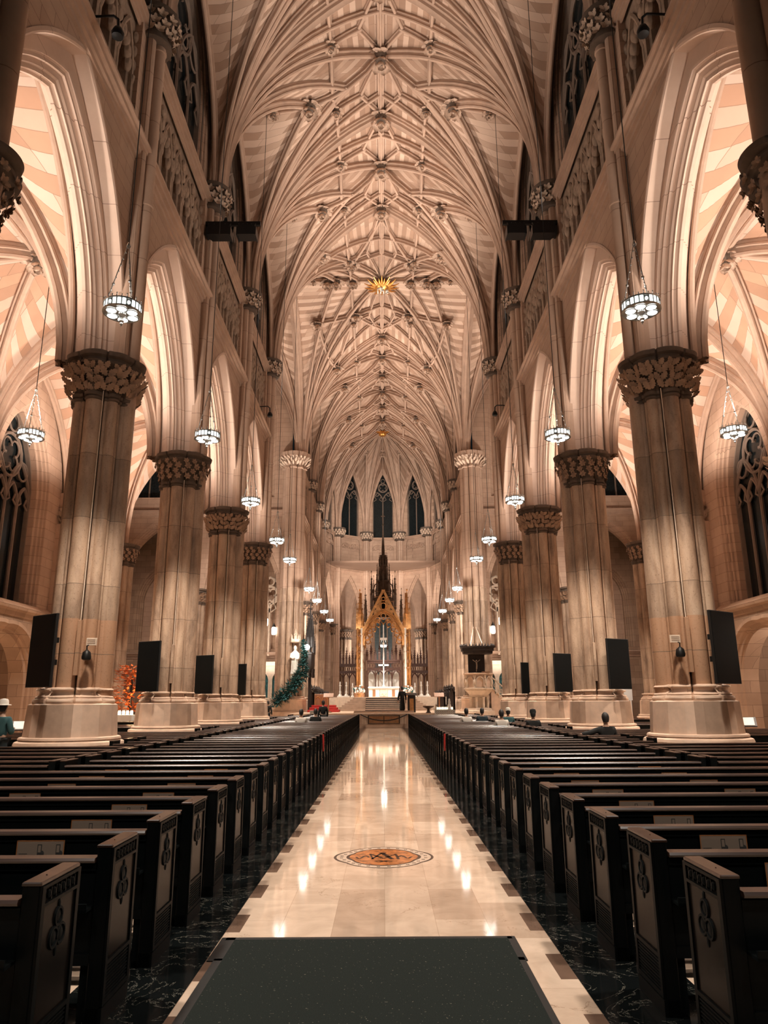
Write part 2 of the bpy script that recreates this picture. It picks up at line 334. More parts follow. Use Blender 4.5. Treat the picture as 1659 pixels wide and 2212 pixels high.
# ------------------------------------------------------------------ mesh helpers
class MB:
    def __init__(s): s.v = []; s.f = []; s.mi = []; s.uv = []
    def add(s, vs_, fs, mi=0, uvs=None):
        o = len(s.v); s.v.extend(vs_)
        for f in fs: s.f.append(tuple(i + o for i in f)); s.mi.append(mi)
        if uvs is not None: s.uv.extend(uvs)
    def box(s, x0, y0, z0, x1, y1, z1, mi=0):
        v = [(x, y, z) for z in (z0, z1) for y in (y0, y1) for x in (x0, x1)]
        s.add(v, [(0, 2, 3, 1), (4, 5, 7, 6), (0, 1, 5, 4), (2, 6, 7, 3), (0, 4, 6, 2), (1, 3, 7, 5)], mi)
    def bbox(s, x0, y0, z0, x1, y1, z1, b=0.01, mi=0):
        """box with chamfered top and vertical edges"""
        xs = [(x0, y0 + b), (x0 + b, y0), (x1 - b, y0), (x1, y0 + b), (x1, y1 - b), (x1 - b, y1), (x0 + b, y1), (x0, y1 - b)]
        cx, cy = (x0 + x1) / 2, (y0 + y1) / 2
        def inset(p): return (p[0] + (b if p[0] < cx else -b) , p[1] + (b if p[1] < cy else -b))
        rings = [[(px, py, z0) for px, py in xs], [(px, py, z1 - b) for px, py in xs], [(*inset(p), z1) for p in xs]]
        s.loft(rings, True, True, True, mi)
    def loft(s, rings, closed=True, cap0=False, cap1=False, mi=0):
        n = len(rings[0]); v = [p for r in rings for p in r]; f = []
        for i in range(len(rings) - 1):
            for j in range(n if closed else n - 1):
                k = (j + 1) % n
                f.append((i * n + j, i * n + k, (i + 1) * n + k, (i + 1) * n + j))
        if cap0: f.append(tuple(range(n - 1, -1, -1)))
        if cap1: f.append(tuple((len(rings) - 1) * n + j for j in range(n)))
        s.add(v, f, mi)
    def lathe(s, prof, c=(0, 0, 0), n=16, mi=0, a0=0.0, cap=True):
        rings = [[(c[0] + r * cos(a0 + 2 * pi * j / n), c[1] + r * sin(a0 + 2 * pi * j / n), c[2] + z) for j in range(n)] for r, z in prof]
        s.loft(rings, True, cap, cap, mi)
    def tube(s, pts, r, n=6, mi=0, closed=False, taper=None):
        pts = [Vector(p) for p in pts]; m = len(pts); rings = []
        ref = None
        for i, p in enumerate(pts):
            a = pts[(i - 1) % m] if (closed or i > 0) else p
            b = pts[(i + 1) % m] if (closed or i < m - 1) else p
            t = (b - a)
            t = t.normalized() if t.length > 1e-9 else Vector((0, 0, 1))
            if ref is None: ref = Vector((0, 0, 1)) if abs(t.z) < 0.9 else Vector((1, 0, 0))
            u = (ref - t * ref.dot(t)); u = u.normalized() if u.length > 1e-6 else t.orthogonal().normalized()
            ref = u; w_ = t.cross(u)
            rr = r if taper is None else r * taper(i / max(1, m - 1))
            rings.append([tuple(p + u * (rr * cos(2 * pi * j / n)) + w_ * (rr * sin(2 * pi * j / n))) for j in range(n)])
        if closed: rings.append(rings[0])
        s.loft(rings, True, not closed, not closed, mi)
    def prism(s, poly, z0, z1, mi=0, mapf=None):
        """extrude a closed 2-D outline; mapf(u, v, d) -> xyz"""
        mapf = mapf or (lambda u, v, d: (u, v, d))
        s.loft([[mapf(u, v, z0) for u, v in poly], [mapf(u, v, z1) for u, v in poly]], True, True, True, mi)
    def sphere(s, c, r, n=10, m=6, mi=0, sc=(1, 1, 1)):
        rings = []
        for i in range(m + 1):
            a = -pi / 2 + pi * i / m; rr = max(cos(a), 0.02)
            rings.append([(c[0] + sc[0] * r * rr * cos(2 * pi * j / n), c[1] + sc[1] * r * rr * sin(2 * pi * j / n), c[2] + sc[2] * r * sin(a)) for j in range(n)])
        s.loft(rings, True, True, True, mi)
    def merge(s, o, fn=None, flip=False):
        k = len(s.v); s.v.extend(fn(p) for p in o.v) if fn else s.v.extend(o.v)
        for f, m_ in zip(o.f, o.mi):
            g = tuple(i + k for i in f); s.f.append(g[::-1] if flip else g); s.mi.append(m_)
        if o.uv: s.uv.extend(o.uv)
    def mesh(s, name, mats, smooth=35, mirror=False):
        me = bpy.data.meshes.new(name)
        if mirror: me.from_pydata([(-x, y, z) for x, y, z in s.v], [], [f[::-1] for f in s.f])
        else: me.from_pydata(s.v, [], s.f)
        for m_ in (mats if isinstance(mats, (list, tuple)) else [mats]): me.materials.append(m_)
        if len(me.materials) > 1: me.polygons.foreach_set('material_index', s.mi)
        if s.uv:
            ul = me.uv_layers.new(name='UVMap'); li = [0] * len(me.loops); me.loops.foreach_get('vertex_index', li)
            flat = []
            for i in li: flat.extend(s.uv[i])
            ul.data.foreach_set('uv', flat)
        if smooth:
            me.polygons.foreach_set('use_smooth', [True] * len(me.polygons)); me.set_sharp_from_angle(angle=radians(smooth))
        me.update(); return me
def obj(name, me, parent=None, loc=(0, 0, 0), rz=0.0, label=None):
    o = bpy.data.objects.new(name, me); COL.objects.link(o)
    o.location = loc
    if rz: o.rotation_euler = (0, 0, rz)
    if parent is not None: o.parent = parent
    if label: o['label'] = label
    return o
def tag(o, label, cat, group=None):
    o['label'] = label; o['category'] = cat; o['kind'] = 'thing'
    if group: o['group'] = group
    return o
def thing(name, label, cat, loc=(0, 0, 0), rz=0.0, group=None):
    return tag(obj(name, None, None, loc, rz), label, cat, group)
def struct(name, me, loc=(0, 0, 0), rz=0.0):
    o = obj(name, me, None, loc, rz); o['kind'] = 'structure'; return o
ORD = ['first', 'second', 'third', 'fourth', 'fifth', 'sixth', 'seventh', 'eighth', 'ninth', 'tenth', 'eleventh', 'twelfth', 'thirteenth',
       'fourteenth', 'fifteenth', 'sixteenth', 'seventeenth', 'eighteenth', 'nineteenth']
def ordinal(n):
    if n <= 19: return ORD[n - 1]
    t, u = divmod(n, 10); tens = {2: 'twent', 3: 'thirt', 4: 'fort', 5: 'fift'}[t]
    return tens + 'ieth' if u == 0 else tens + 'y-' + ORD[u - 1]
SIDE = {-1: 'left', 1: 'right'}

def arch_path(wd, zb, zsp, zap, inset=0.0, n=12):
    """pointed arch outline from left foot over the apex to right foot; concentric inset"""
    h = zap - zsp; r = (wd * wd + h * h) / (2 * wd); cx = wd - r; ri = r - inset
    top = sqrt(max(1e-6, ri * ri - cx * cx)); amax = atan2(top, -cx)
    right = [(cx + ri * cos(amax * i / n), zsp + ri * sin(amax * i / n)) for i in range(n + 1)]
    right[-1] = (0.0, zsp + top)
    if zb < zsp - 1e-6: right = [(wd - inset, zb)] + right
    return [(-u, z) for u, z in right] + [p for p in right[::-1]][1:]
def arch_orders(mb, mapf, wd, zb, zsp, zap, prof, n=12, mi=0):
    """sweep a stepped moulding (depth, inset) round a pointed arch"""
    rows = [[mapf(u, z, d) for u, z in arch_path(wd, zb, zsp, zap, ins, n)] for d, ins in prof]
    mb.loft(rows, False, mi=mi)
def wall_arch(mb, mapf, u0, u1, z0, z1, uc, wd, zb, zsp, zap, n=12, mi=0, d=0.0):
    """flat wall face u0..u1 x z0..z1 with a pointed opening"""
    P = [(uc + u, z) for u, z in arch_path(wd, zb, zsp, zap, 0, n)]
    def q(a, b, c, e): mb.add([mapf(*a, d), mapf(*b, d), mapf(*c, d), mapf(*e, d)], [(0, 1, 2, 3)], mi)
    q((u0, z0), (uc - wd, z0), (uc - wd, z1), (u0, z1)); q((uc + wd, z0), (u1, z0), (u1, z1), (uc + wd, z1))
    if zb > z0 + 1e-6: q((uc - wd, z0), (uc + wd, z0), (uc + wd, zb), (uc - wd, zb))
    for a, b in zip(P[:-1], P[1:]):
        if abs(a[0] - b[0]) > 1e-6: q(a, b, (b[0], z1), (a[0], z1))
# ------------------------------------------------------------------ floors
def slab(name, x0, y0, x1, y1, z, mat, t=0.05):
    mb = MB(); mb.box(x0, y0, z - t, x1, y1, z); return struct(name, mb.mesh(name, mat, 0))
slab('floor', -30, -8, 30, 104, 0.0, M['floor'], 0.3)
slab('floor_walk', -1.247, -1.0, 1.247, 50.4, 0.006, M['aisle_floor'], 0.006)
for s in (-1, 1):
    a, b = sorted((s * 1.247, s * 1.95))
    slab('floor_border', a, -1.0, b, 50.4, 0.0055, M['black'], 0.0055)

# ------------------------------------------------------------------ rib vaults
def fan_pt(P, R, t):
    dx, dy, H = R[0] - P[0], R[1] - P[1], R[2] - P[2]
    D = hypot(dx, dy)
    if H < 1e-6 or D < 1e-6: return (P[0] + dx * t, P[1] + dy * t, P[2] + H * t), D
    r = (D * D + H * H) / (2 * D); c = max(-1.0, min(1.0, (r - D) / r)); phi = acos(c); th = t * phi
    k = r * (1 - cos(th)) / D; z = r * sin(th)
    return (P[0] + dx * k, P[1] + dy * k, P[2] + z), r * phi
def fan_web(mb, P, ridge, nt=14, flip=False, u0=0.0):
    rows, uvs = [], []; u = u0
    for i, R in enumerate(ridge):
        if i: u += sqrt(sum((R[k] - ridge[i - 1][k]) ** 2 for k in range(3)))
        row, ln = [], fan_pt(P, R, 1)[1]
        for j in range(nt + 1):
            t = (j / nt) ** 1.0
            row.append(fan_pt(P, R, t)[0]); uvs.append((u * (0.25 + 0.75 * t), (1 - t) * ln))
        rows.append(row)
    v = [p for r in rows for p in r]; n = nt + 1; f = []
    for i in range(len(rows) - 1):
        for j in range(nt):
            q = (i * n + j, (i + 1) * n + j, (i + 1) * n + j + 1, i * n + j + 1)
            f.append(q[::-1] if flip else q)
    mb.add(v, f, 0, uvs)
def fan_z(P, ridge, x, y):
    """height of the web over plan point (x, y)"""
    dx, dy = x - P[0], y - P[1]
    for a, b in zip(ridge[:-1], ridge[1:]):
        ex, ey = b[0] - a[0], b[1] - a[1]
        det = dx * (-ey) + ex * dy
        if abs(det) < 1e-9: continue
        t = ((a[0] - P[0]) * (-ey) + ex * (a[1] - P[1])) / det
        k = (dx * (a[1] - P[1]) - dy * (a[0] - P[0])) / det
        if t > 0.5 and -1e-4 <= k <= 1 + 1e-4:
            R = tuple(a[i] + (b[i] - a[i]) * k for i in range(3))
            D, H = hypot(R[0] - P[0], R[1] - P[1]), R[2] - P[2]
            r = (D * D + H * H) / (2 * D); sd = hypot(dx, dy)
            return P[2] + sqrt(max(0.0, r * r - (r - sd) ** 2))
    return None
RIB_S = [(-.085, -.06), (-.085, .06), (-.135, .10), (-.135, .15), (-.06, .17), (-.05, .26), (-.085, .30), (-.06, .36), (0, .38), (.06, .36), (.085, .30), (.05, .26), (.06, .17), (.135, .15), (.135, .10), (.085, .06), (.085, -.06)]
RIB_M = [(-.15, -.06), (-.15, .06), (-.20, .09), (-.20, .14), (-.11, .16), (-.10, .24), (-.15, .28), (-.15, .34), (-.06, .36), (-.05, .44), (0, .47), (.05, .44), (.06, .36), (.15, .34), (.15, .28), (.10, .24), (.11, .16), (.20, .14), (.20, .09), (.15, .06), (.15, -.06)]
RIB_L = [(-.34, -.08), (-.34, .12), (-.27, .14), (-.26, .24), (-.17, .27), (-.15, .40), (-.07, .44), (0, .52), (.07, .44), (.15, .40), (.17, .27), (.26, .24), (.27, .14), (.34, .12), (.34, -.08)]
def sweep_rib(mb, pts, prof, mi=0, k=1.0):
    m = len(pts); rings = []
    dx, dy = pts[-1][0] - pts[0][0], pts[-1][1] - pts[0][1]; ln = hypot(dx, dy); d = (dx / ln, dy / ln)
    for i, p in enumerate(pts):
        a, b = pts[max(0, i - 1)], pts[min(m - 1, i + 1)]
        tx, ty, tz = b[0] - a[0], b[1] - a[1], b[2] - a[2]
        h = hypot(tx, ty); l = sqrt(h * h + tz * tz)
        dd = (tx / h, ty / h) if h > 1e-4 * l else d
        sh, ch = tz / l, h / l
        n = (dd[0] * sh, dd[1] * sh, -ch); bb = (-dd[1], dd[0], 0)
        rings.append([(p[0] + bb[0] * q[0] * k + n[0] * q[1] * k, p[1] + bb[1] * q[0] * k + n[1] * q[1] * k, p[2] + n[2] * q[1] * k) for q in prof])
    mb.loft(rings, False, mi=mi)
def fan_rib(P, R, n=16, t1=1.0): return [fan_pt(P, R, t1 * i / n)[0] for i in range(n + 1)]

def boss_mesh(r, seed, name='boss_mesh', mats=None):
    """carved keystone: a knob wrapped in curling leaves"""
    rnd = random.Random(seed); mb = MB()
    mb.sphere((0, 0, 0), r * 0.62, 10, 6, 1)
    for ring, (el, cnt, ln) in enumerate(((-0.15, 8, 0.95), (-0.75, 7, 0.85), (-1.25, 4, 0.6))):
        for i in range(cnt):
            a = 2 * pi * (i + 0.5 * (ring % 2)) / cnt + rnd.uniform(-.15, .15)
            leaf(mb, (r * .55 * cos(el) * cos(a), r * .55 * cos(el) * sin(a), r * .62 * sin(el)), a, el - 0.5, r * ln * 0.75, r * 0.62, 0, rnd)
    return mb.mesh(name, mats or [M['bead'], M['capital']], 30)
def leaf(mb, base, az, el, ln, wd, mi, rnd=random, curl=0.35):
    """one lobed leaf growing from base in direction (az, el), tip curling outwards"""
    d = Vector((cos(az) * cos(el), sin(az) * cos(el), sin(el))); sd = Vector((-sin(az), cos(az), 0)); n = d.cross(sd) * -1
    if n.x * cos(az) + n.y * sin(az) < 0: n = -n
    n2 = n
    prof = [(0.0, .10), (.12, .34), (.22, .30), (.30, .52), (.42, .42), (.52, .56), (.66, .36), (.76, .40), (.88, .18), (1.0, .0)]
    B = Vector(base); mid, lf, rt = [], [], []
    tw = rnd.uniform(-.15, .15)
    for u, w_ in prof:
        c = B + d * (ln * u) + n2 * (ln * (0.22 * sin(u * 2.6) + curl * u * u * 0.5))
        mid.append(tuple(c + n2 * wd * 0.10)); lf.append(tuple(c + sd * (w_ * wd) - n2 * wd * (.10 + tw) * w_)); rt.append(tuple(c - sd * (w_ * wd) - n2 * wd * (.10 - tw) * w_))
    k = len(prof); f = []
    for i in range(k - 1):
        f += [(i, i + 1, k + i + 1, k + i), (i + 1, i, 2 * k + i, 2 * k + i + 1)]
    mb.add(mid + lf + rt, f, mi)

BOSS = [boss_mesh(0.50, 11), boss_mesh(0.50, 5), boss_mesh(0.50, 23)]
BOSS_GOLD = None

def make_vault(a, S, zs, hc, zlat, rich=True, big=True, trans=RIB_L, kb=1.0, webmat='vault', extra=(), xboss=()):
    """meshes of one rib-vault bay: x in -a..a, y in 0..S; springers at the corners"""
    P = (a, 0.0, zs); nr = 8
    ridge = [(0.0, S / 2 * i / nr, hc) for i in range(nr + 1)] + [((a + 0.2) * i / nr, S / 2, zlat(i / nr)) for i in range(1, nr + 1)]
    web = MB(); ribs = []; bosses = []
    corners = [(sx, fy) for sx in (1, -1) for fy in (1, -1)]
    def T(p, sx, fy): return (sx * p[0], p[1] if fy > 0 else S - p[1], p[2])
    q = MB(); fan_web(q, P, ridge)
    for sx, fy in corners: web.merge(q, lambda p: T(p, sx, fy), sx * fy < 0)
    def addrib(pts, prof, k=1.0):
        mb = MB(); sweep_rib(mb, pts, prof, 0, k); ribs.append(mb)
    # transverse arch over both springers at y = 0
    half = fan_rib(P, (0, 0, hc), 18)
    addrib(half + [(-x, y, z) for x, y, z in half[::-1]][1:], trans)
    addrib([(0, S * i / 8, hc) for i in range(9)], RIB_S if not big else RIB_M)
    lat = [((a + .2) * i / nr, S / 2, zlat(abs(i) / nr)) for i in range(-nr, nr + 1)]
    addrib(lat, RIB_S, 0.9)
    def zz(x, y): return fan_z(P, ridge, x, y) or hc
    for sx, fy in corners:
        def R(pts): return [T(p, sx, fy) for p in pts]
        addrib(R(fan_rib(P, (0, S / 2, hc))), RIB_S, 1.25)
        addrib(R(fan_rib(P, ridge[-1])), RIB_S)                           # wall rib
        if rich:
            i1 = nr + round(nr * 0.52)
            addrib(R(fan_rib(P, ridge[i1])), RIB_S, 1.1)                  # tierceron to the lateral ridge
            b1, j = (2.3 / 6.75 * a, S * 0.25), (1.05 / 6.75 * a, S * 0.25)
            # tierceron to the small boss, then a lierne to the fork and on to the ridge
            Rr = None; dx, dy = b1[0] - P[0], b1[1] - P[1]; kk = -P[0] / dx
            Rr = (0.0, P[1] + dy * kk, hc)
            full = fan_rib(P, Rr, 22); pts = [p for p in full if p[0] > b1[0]] + [(b1[0], b1[1], zz(*b1))]
            addrib(R(pts), RIB_S)
            def lierne(p0, p1, n=4): addrib(R([(p0[0] + (p1[0] - p0[0]) * i / n, p0[1] + (p1[1] - p0[1]) * i / n, zz(p0[0] + (p1[0] - p0[0]) * i / n, p0[1] + (p1[1] - p0[1]) * i / n)) for i in range(n + 1)]), RIB_S, 0.85)
            lierne(b1, j); lierne(j, (0.02, 0.03)); lierne(j, (0.02, S / 2 - 0.03)); lierne(b1, (b1[0] * 1.02, S / 2 * 0.98))
            lierne(b1, (b1[0], 0.05), 3)
            # two further ribs of the springer bundle
            addrib(R(fan_rib(P, ridge[3], 14)), RIB_S, 0.9)
            addrib(R(fan_rib(P, ridge[nr + 2], 14)), RIB_S, 0.9)
            bosses.append((T((b1[0], b1[1], zz(*b1) - .3), sx, fy), 0.62 * kb))
            if fy > 0: bosses.append((T((ridge[i1][0], S / 2, ridge[i1][2] - .25), sx, 1), 0.95 * kb))
            if fy > 0: bosses.append((T((ridge[nr + nr - 2][0], S / 2, ridge[nr + nr - 2][2] - .25), sx, 1), 0.5 * kb))
        def zl(q): return (q[0], q[1], zz(*q))
        for p0, p1 in extra: addrib(R([zl((p0[0] + (p1[0] - p0[0]) * i / 8, p0[1] + (p1[1] - p0[1]) * i / 8)) for i in range(9)]), RIB_S, 1.0)
        for q, kq in xboss: z_ = zl(q); bosses.append((T((z_[0], z_[1], z_[2] - .28), sx, fy), kq))
    bosses += [((0, 0, hc - .38), 1.1 * kb), ((0, S / 2, hc - .38), 1.15 * kb)]
    return web.mesh('vault_web', M[webmat], 40), [r.mesh('rib_mesh', M['rib'], 35) for r in ribs], bosses
def place_vault(name, V, loc, rz=0.0, sy=1.0, sx=1.0, skip=()):
    web, ribs, bosses = V
    c = struct(name, web, loc, rz); c.scale = (sx, sy, 1)
    for r in ribs: obj('rib', r, c)
    for i, (p, k) in enumerate(bosses):
        if i in skip: continue
        b = obj('boss', BOSS[(i + int(loc[1])) % 3], c, p, (i * 1.7) % 6.28); b.scale = (k * 1.15 / sx, k * 1.15 / sy, k * 1.15)
    return c
V_NAVE = make_vault(6.75, BAY, Z_SPR, Z_CROWN, lambda k: 29.4 + (Z_CROWN - 29.4) * (1 - k) ** 3)
V_AISLE = make_vault(3.3, BAY, Z_CAP, 16.5, lambda k: 16.5 - 0.3 * k, rich=False, big=False, trans=RIB_M, kb=0.7, webmat='vault_aisle')
V_CROSS = make_vault(6.75, CROSS_E - CROSS_W, Z_SPR, Z_CROWN, lambda k: Z_CROWN, trans=RIB_L, extra=(((5.2, 5.0), (.02, 5.0)), ((5.2, 5.0), (3.9, .35)), ((2.1, 5.0), (3.9, .35)), ((2.1, 5.0), (.03, 8.4)), ((2.1, 5.0), (.03, 1.2))), xboss=(((5.2, 5.0), .85), ((2.1, 5.0), .85), ((3.9, .4), 1.0), ((2.2, 8.5), .8), ((4.1, 8.5), .9)))
V_TRANS = make_vault(8.4, BAY, Z_SPR, Z_CROWN, lambda k: 30.6 + (Z_CROWN - 30.6) * (1 - k) ** 2, rich=False, trans=RIB_L)
for y in COLS[:-1]: place_vault('ceiling_nave', V_NAVE, (0, y, 0))
place_vault('ceiling_crossing', V_CROSS, (0, CROSS_W, 0), skip=(len(V_CROSS[2]) - 1,))
for y in CHAN[:-1]: place_vault('ceiling_chancel', V_NAVE, (0, y, 0), sy=CBAY / BAY)
for s in (-1, 1):
    for y in COLS[:-1]: place_vault('ceiling_aisle_' + SIDE[s], V_AISLE, (s * 11.5, y, 0))
    for k in range(2):
        x0 = s * (6.95 + BAY * k)
        place_vault('ceiling_transept_' + SIDE[s], V_TRANS, (x0, (CROSS_W + CROSS_E) / 2, 0), -s * pi / 2)

# ------------------------------------------------------------------ nave arcade walls
ARC_PROF = [(-.02, -.10), (-.02, -.02), (0, 0), (.02, .02), (.42, .04), (.45, .10), (.50, .09), (.54, .12), (.55, .19), (.62, .20), (.66, .17), (.70, .21), (.71, .29),
            (.78, .31), (.80, .40), (.86, .38), (.92, .40), (.95, .46), (1.05, .46), (1.09, .38), (1.16, .36), (1.18, .28), (1.26, .26), (1.28, .18), (1.36, .15), (1.40, .05), (1.5, 0)]
def win_tracery(mb, mapf, wd, zb, zsp, zap, nl=4, r=0.09, mi=0, dep=0.14):
    """mullions, sub-arches, a rose and foils in the head of a pointed window"""
    def bar(pts, rr=r, closed=False): mb.tube([mapf(u, z, 0) for u, z in pts], rr, 6, mi, closed)
    w1 = 2 * wd / nl; z1 = zsp - 0.25 * wd
    for i in range(1, nl): bar([(-wd + i * w1, zb), (-wd + i * w1, z1 + (0.35 if i * 2 == nl else 0))])
    for i in range(nl):                                           # lancet heads
        uc = -wd + (i + .5) * w1
        bar([(uc + u, z) for u, z in arch_path(w1 / 2, z1, z1, z1 + w1 * 0.95, 0, 5)])
        for sg in (-1, 1): bar([(uc + sg * w1 * .42, z1 + .05), (uc + sg * w1 * .16, z1 + w1 * .22), (uc + sg * w1 * .30, z1 + w1 * .5)], r * .6)
    h = zap - zsp
    if nl >= 4:
        for sg in (-1, 1): bar([(sg * wd / 2 + u, z) for u, z in arch_path(wd / 2, z1, z1, z1 + wd * 1.0, 0, 7)], r)
    R = wd * 0.46; zc = zsp + h * 0.44
    bar([(R * cos(a), zc + R * sin(a)) for a in [2 * pi * i / 18 for i in range(18)]], r, True)
    for k in range(4):
        a = pi / 4 + k * pi / 2; q = R * .48
        bar([(q * cos(a) + q * .8 * cos(b), zc + q * sin(a) + q * .8 * sin(b)) for b in [a - 2.2 + 4.4 * i / 8 for i in range(9)]], r * .65)
    for sg in (-1, 1):
        q = wd * .2; uu, zq = sg * wd * .60, z1 + wd * .80
        bar([(uu + q * cos(b), zq + q * sin(b)) for b in [2 * pi * i / 12 for i in range(12)]], r * .7, True)
    bar([(q2 * .0 + wd * .2 * cos(b), zc + R + wd * .26 + wd * .2 * sin(b)) for q2 in (1,) for b in [2 * pi * i / 12 for i in range(12)]], r * .7, True)
NWIN = [0]
def window(mapf_frame, wd, zb, zsp, zap, nl, glass, loc, rz=0.0, r=0.075, tr=None):
    """window_n > pane, mullion_tracery; built in its own plane (u, depth, z)"""
    NWIN[0] += 1
    key = ('win', wd, zb, zsp, zap, nl, glass.name, r)
    if key not in CACHE:
        g = MB(); g.prism([(u, z) for u, z in arch_path(wd, zb, zsp, zap, 0, 10)], 0.10, 0.16, 0, lambda u, z, d: (u, d, z))
        t = MB(); win_tracery(t, lambda u, z, d: (u, d, z), wd, zb, zsp, zap, nl, r)
        f = MB(); arch_orders(f, lambda u, z, d: (u, d, z), wd, zb, zsp, zap, [(-.35, -.30), (-.33, -.18), (-.22, -.14), (-.2, -.04), (-.1, -.02), (-.08, .06), (.10, .08)], 10)
        f.box(-wd - .3, -.30, zb - .25, wd + .3, .15, zb)
        CACHE[key] = (f.mesh('window_frame', M['tracery'] if tr is None else tr, 35), g.mesh('pane', glass, 0), t.mesh('tracery', M['tracery'] if tr is None else tr, 40))
    f, g, t = CACHE[key]
    o = struct('window_%d' % NWIN[0], f, loc, rz)
    obj('pane', g, o); obj('tracery', t, o)
    return o
CACHE = {}
ARC_PROF = [(d * .84, i) for d, i in ARC_PROF]
def arcade_mesh():
    """one bay for the right-hand side, y 0..BAY, wall between x = WALL_X and WALL_X + 1.26; nave faces -x"""
    mb = MB(); zap = 16.35; wd = BAY / 2 - .12
    mp = lambda u, z, d: (WALL_X + d, BAY / 2 + u, z)
    # the nave face opens into a taller outer arch; the moulded rings inside spring flush with it but stay lower
    za, zb = 16.52, 16.08
    rows = [[mp(u, z, d) for u, z in arch_path(wd, Z_CAP, Z_CAP, za, ins, 20)] for d, ins in ARC_PROF[:5]]
    rows += [[mp(u, z, d) for u, z in arch_path(wd, Z_CAP, Z_CAP, zb, ins, 20)] for d, ins in [(ARC_PROF[4][0] + .002, .05)] + ARC_PROF[5:]]
    mb.loft(rows, False, mi=0)
    wall_arch(mb, mp, -BAY / 2, BAY / 2, Z_CAP, Z_STR, 0, wd, Z_CAP, Z_CAP, za, 20, 1, -.0)
    wall_arch(mb, mp, -BAY / 2, BAY / 2, Z_CAP, Z_STR + 1, 0, wd, Z_CAP, Z_CAP, zap, 16, 1, 1.26)
    return mb
mbA = arcade_mesh()
def string_mb(z, x, length, prof):
    mb = MB(); mb.loft([[(x - d, y, z + h) for d, h in prof] for y in (0, length)], False); return mb
STRP = [(0, -.38), (.07, -.36), (.08, -.25), (.15, -.23), (.16, -.13), (.26, -.11), (.27, -.01), (.36, .01), (.36, .09), (.2, .13), (0, .16)]
def upper_mesh():
    mb = MB(); x = WALL_X + 1.0                                    # recessed triforium band
    mp = lambda u, z, d: (WALL_X + d, BAY / 2 + u, z)
    for y0, y1 in ((0, .75), (BAY - .75, BAY)): mb.box(WALL_X, y0, Z_STR, x + .1, y1, Z_SILL)
    mb.add([(x, 0, Z_STR), (x, BAY, Z_STR), (x, BAY, Z_SILL), (x, 0, Z_SILL)], [(0, 1, 2, 3)]); mb.add([(WALL_X, .7, Z_SILL), (x, .7, Z_SILL), (x, BAY - .7, Z_SILL), (WALL_X, BAY - .7, Z_SILL)], [(0, 1, 2, 3)]); mb.add([(WALL_X, .7, Z_STR + .1), (x, .7, Z_STR + .1), (x, BAY - .7, Z_STR + .1), (WALL_X, BAY - .7, Z_STR + .1)], [(0, 1, 2, 3)])
    # clerestory wall with the window opening and moulded jambs
    mp2 = lambda u, z, d: (WALL_X + .15 + d, BAY / 2 + u, z)
    wall_arch(mb, mp2, -BAY / 2, BAY / 2, Z_SILL, 31.5, 0, 3.2, Z_SILL + .1, 24.8, 29.2, 12)
    arch_orders(mb, mp2, 3.2, Z_SILL + .1, 24.8, 29.2, [(0, 0), (.03, .06), (.08, .07), (.11, .14), (.17, .15), (.20, .22), (.25, .24), (.45, .25)], 12)
    return mb
mbU = upper_mesh()
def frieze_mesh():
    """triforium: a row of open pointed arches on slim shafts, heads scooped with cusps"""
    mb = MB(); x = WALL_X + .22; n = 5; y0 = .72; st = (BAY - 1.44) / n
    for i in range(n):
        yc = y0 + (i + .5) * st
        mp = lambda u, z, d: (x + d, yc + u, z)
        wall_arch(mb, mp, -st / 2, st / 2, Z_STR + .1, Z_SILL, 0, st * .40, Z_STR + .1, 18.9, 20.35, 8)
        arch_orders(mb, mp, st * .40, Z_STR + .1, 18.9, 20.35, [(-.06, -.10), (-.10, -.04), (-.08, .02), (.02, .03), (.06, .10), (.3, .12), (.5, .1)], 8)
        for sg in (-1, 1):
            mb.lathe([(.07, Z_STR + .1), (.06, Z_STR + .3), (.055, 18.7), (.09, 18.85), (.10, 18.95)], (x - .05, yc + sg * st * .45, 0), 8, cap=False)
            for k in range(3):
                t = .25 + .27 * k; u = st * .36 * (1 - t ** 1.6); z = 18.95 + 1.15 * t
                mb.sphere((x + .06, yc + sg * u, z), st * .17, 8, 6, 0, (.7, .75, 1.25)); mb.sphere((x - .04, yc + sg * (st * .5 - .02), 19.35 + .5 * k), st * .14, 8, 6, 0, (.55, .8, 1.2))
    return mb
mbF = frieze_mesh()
def wall_bays(side, ys, length):
    k = length / BAY
    for y in ys:
        key = ('arc', side)
        if key not in CACHE:
            mir = side < 0
            lower, upper, fr = MB(), MB(), MB(); lower.merge(mbA); upper.merge(mbU); fr.merge(mbF)
            s1 = string_mb(Z_STR, WALL_X, BAY, STRP); s2 = string_mb(Z_SILL, WALL_X + .12, BAY, [(d * .8, h * .8) for d, h in STRP])
            CACHE[key] = (lower.mesh('arcade_wall', [M['arch'], M['wall']], 35, mir), upper.mesh('clerestory_wall', M['wall'], 35, mir),
                          fr.mesh('frieze', M['frieze'], 40, mir), s1.mesh('string_course', M['rib'], 40, mir), s2.mesh('sill_course', M['rib'], 40, mir))
        a, u, f, s1, s2 = CACHE[key]
        o = struct('wall_' + SIDE[side], a, (0, y, 0)); o.scale = (1, k, 1)
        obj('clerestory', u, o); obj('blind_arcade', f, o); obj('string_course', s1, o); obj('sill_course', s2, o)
        wn = window(None, 2.97, Z_SILL + .12, 24.8, 28.8, 4, M['glass'], (side * (WALL_X + .50), y + length / 2, 0), -side * pi / 2)
for s in (-1, 1):
    wall_bays(s, COLS[:-1], BAY); wall_bays(s, CHAN[:-1], CBAY)

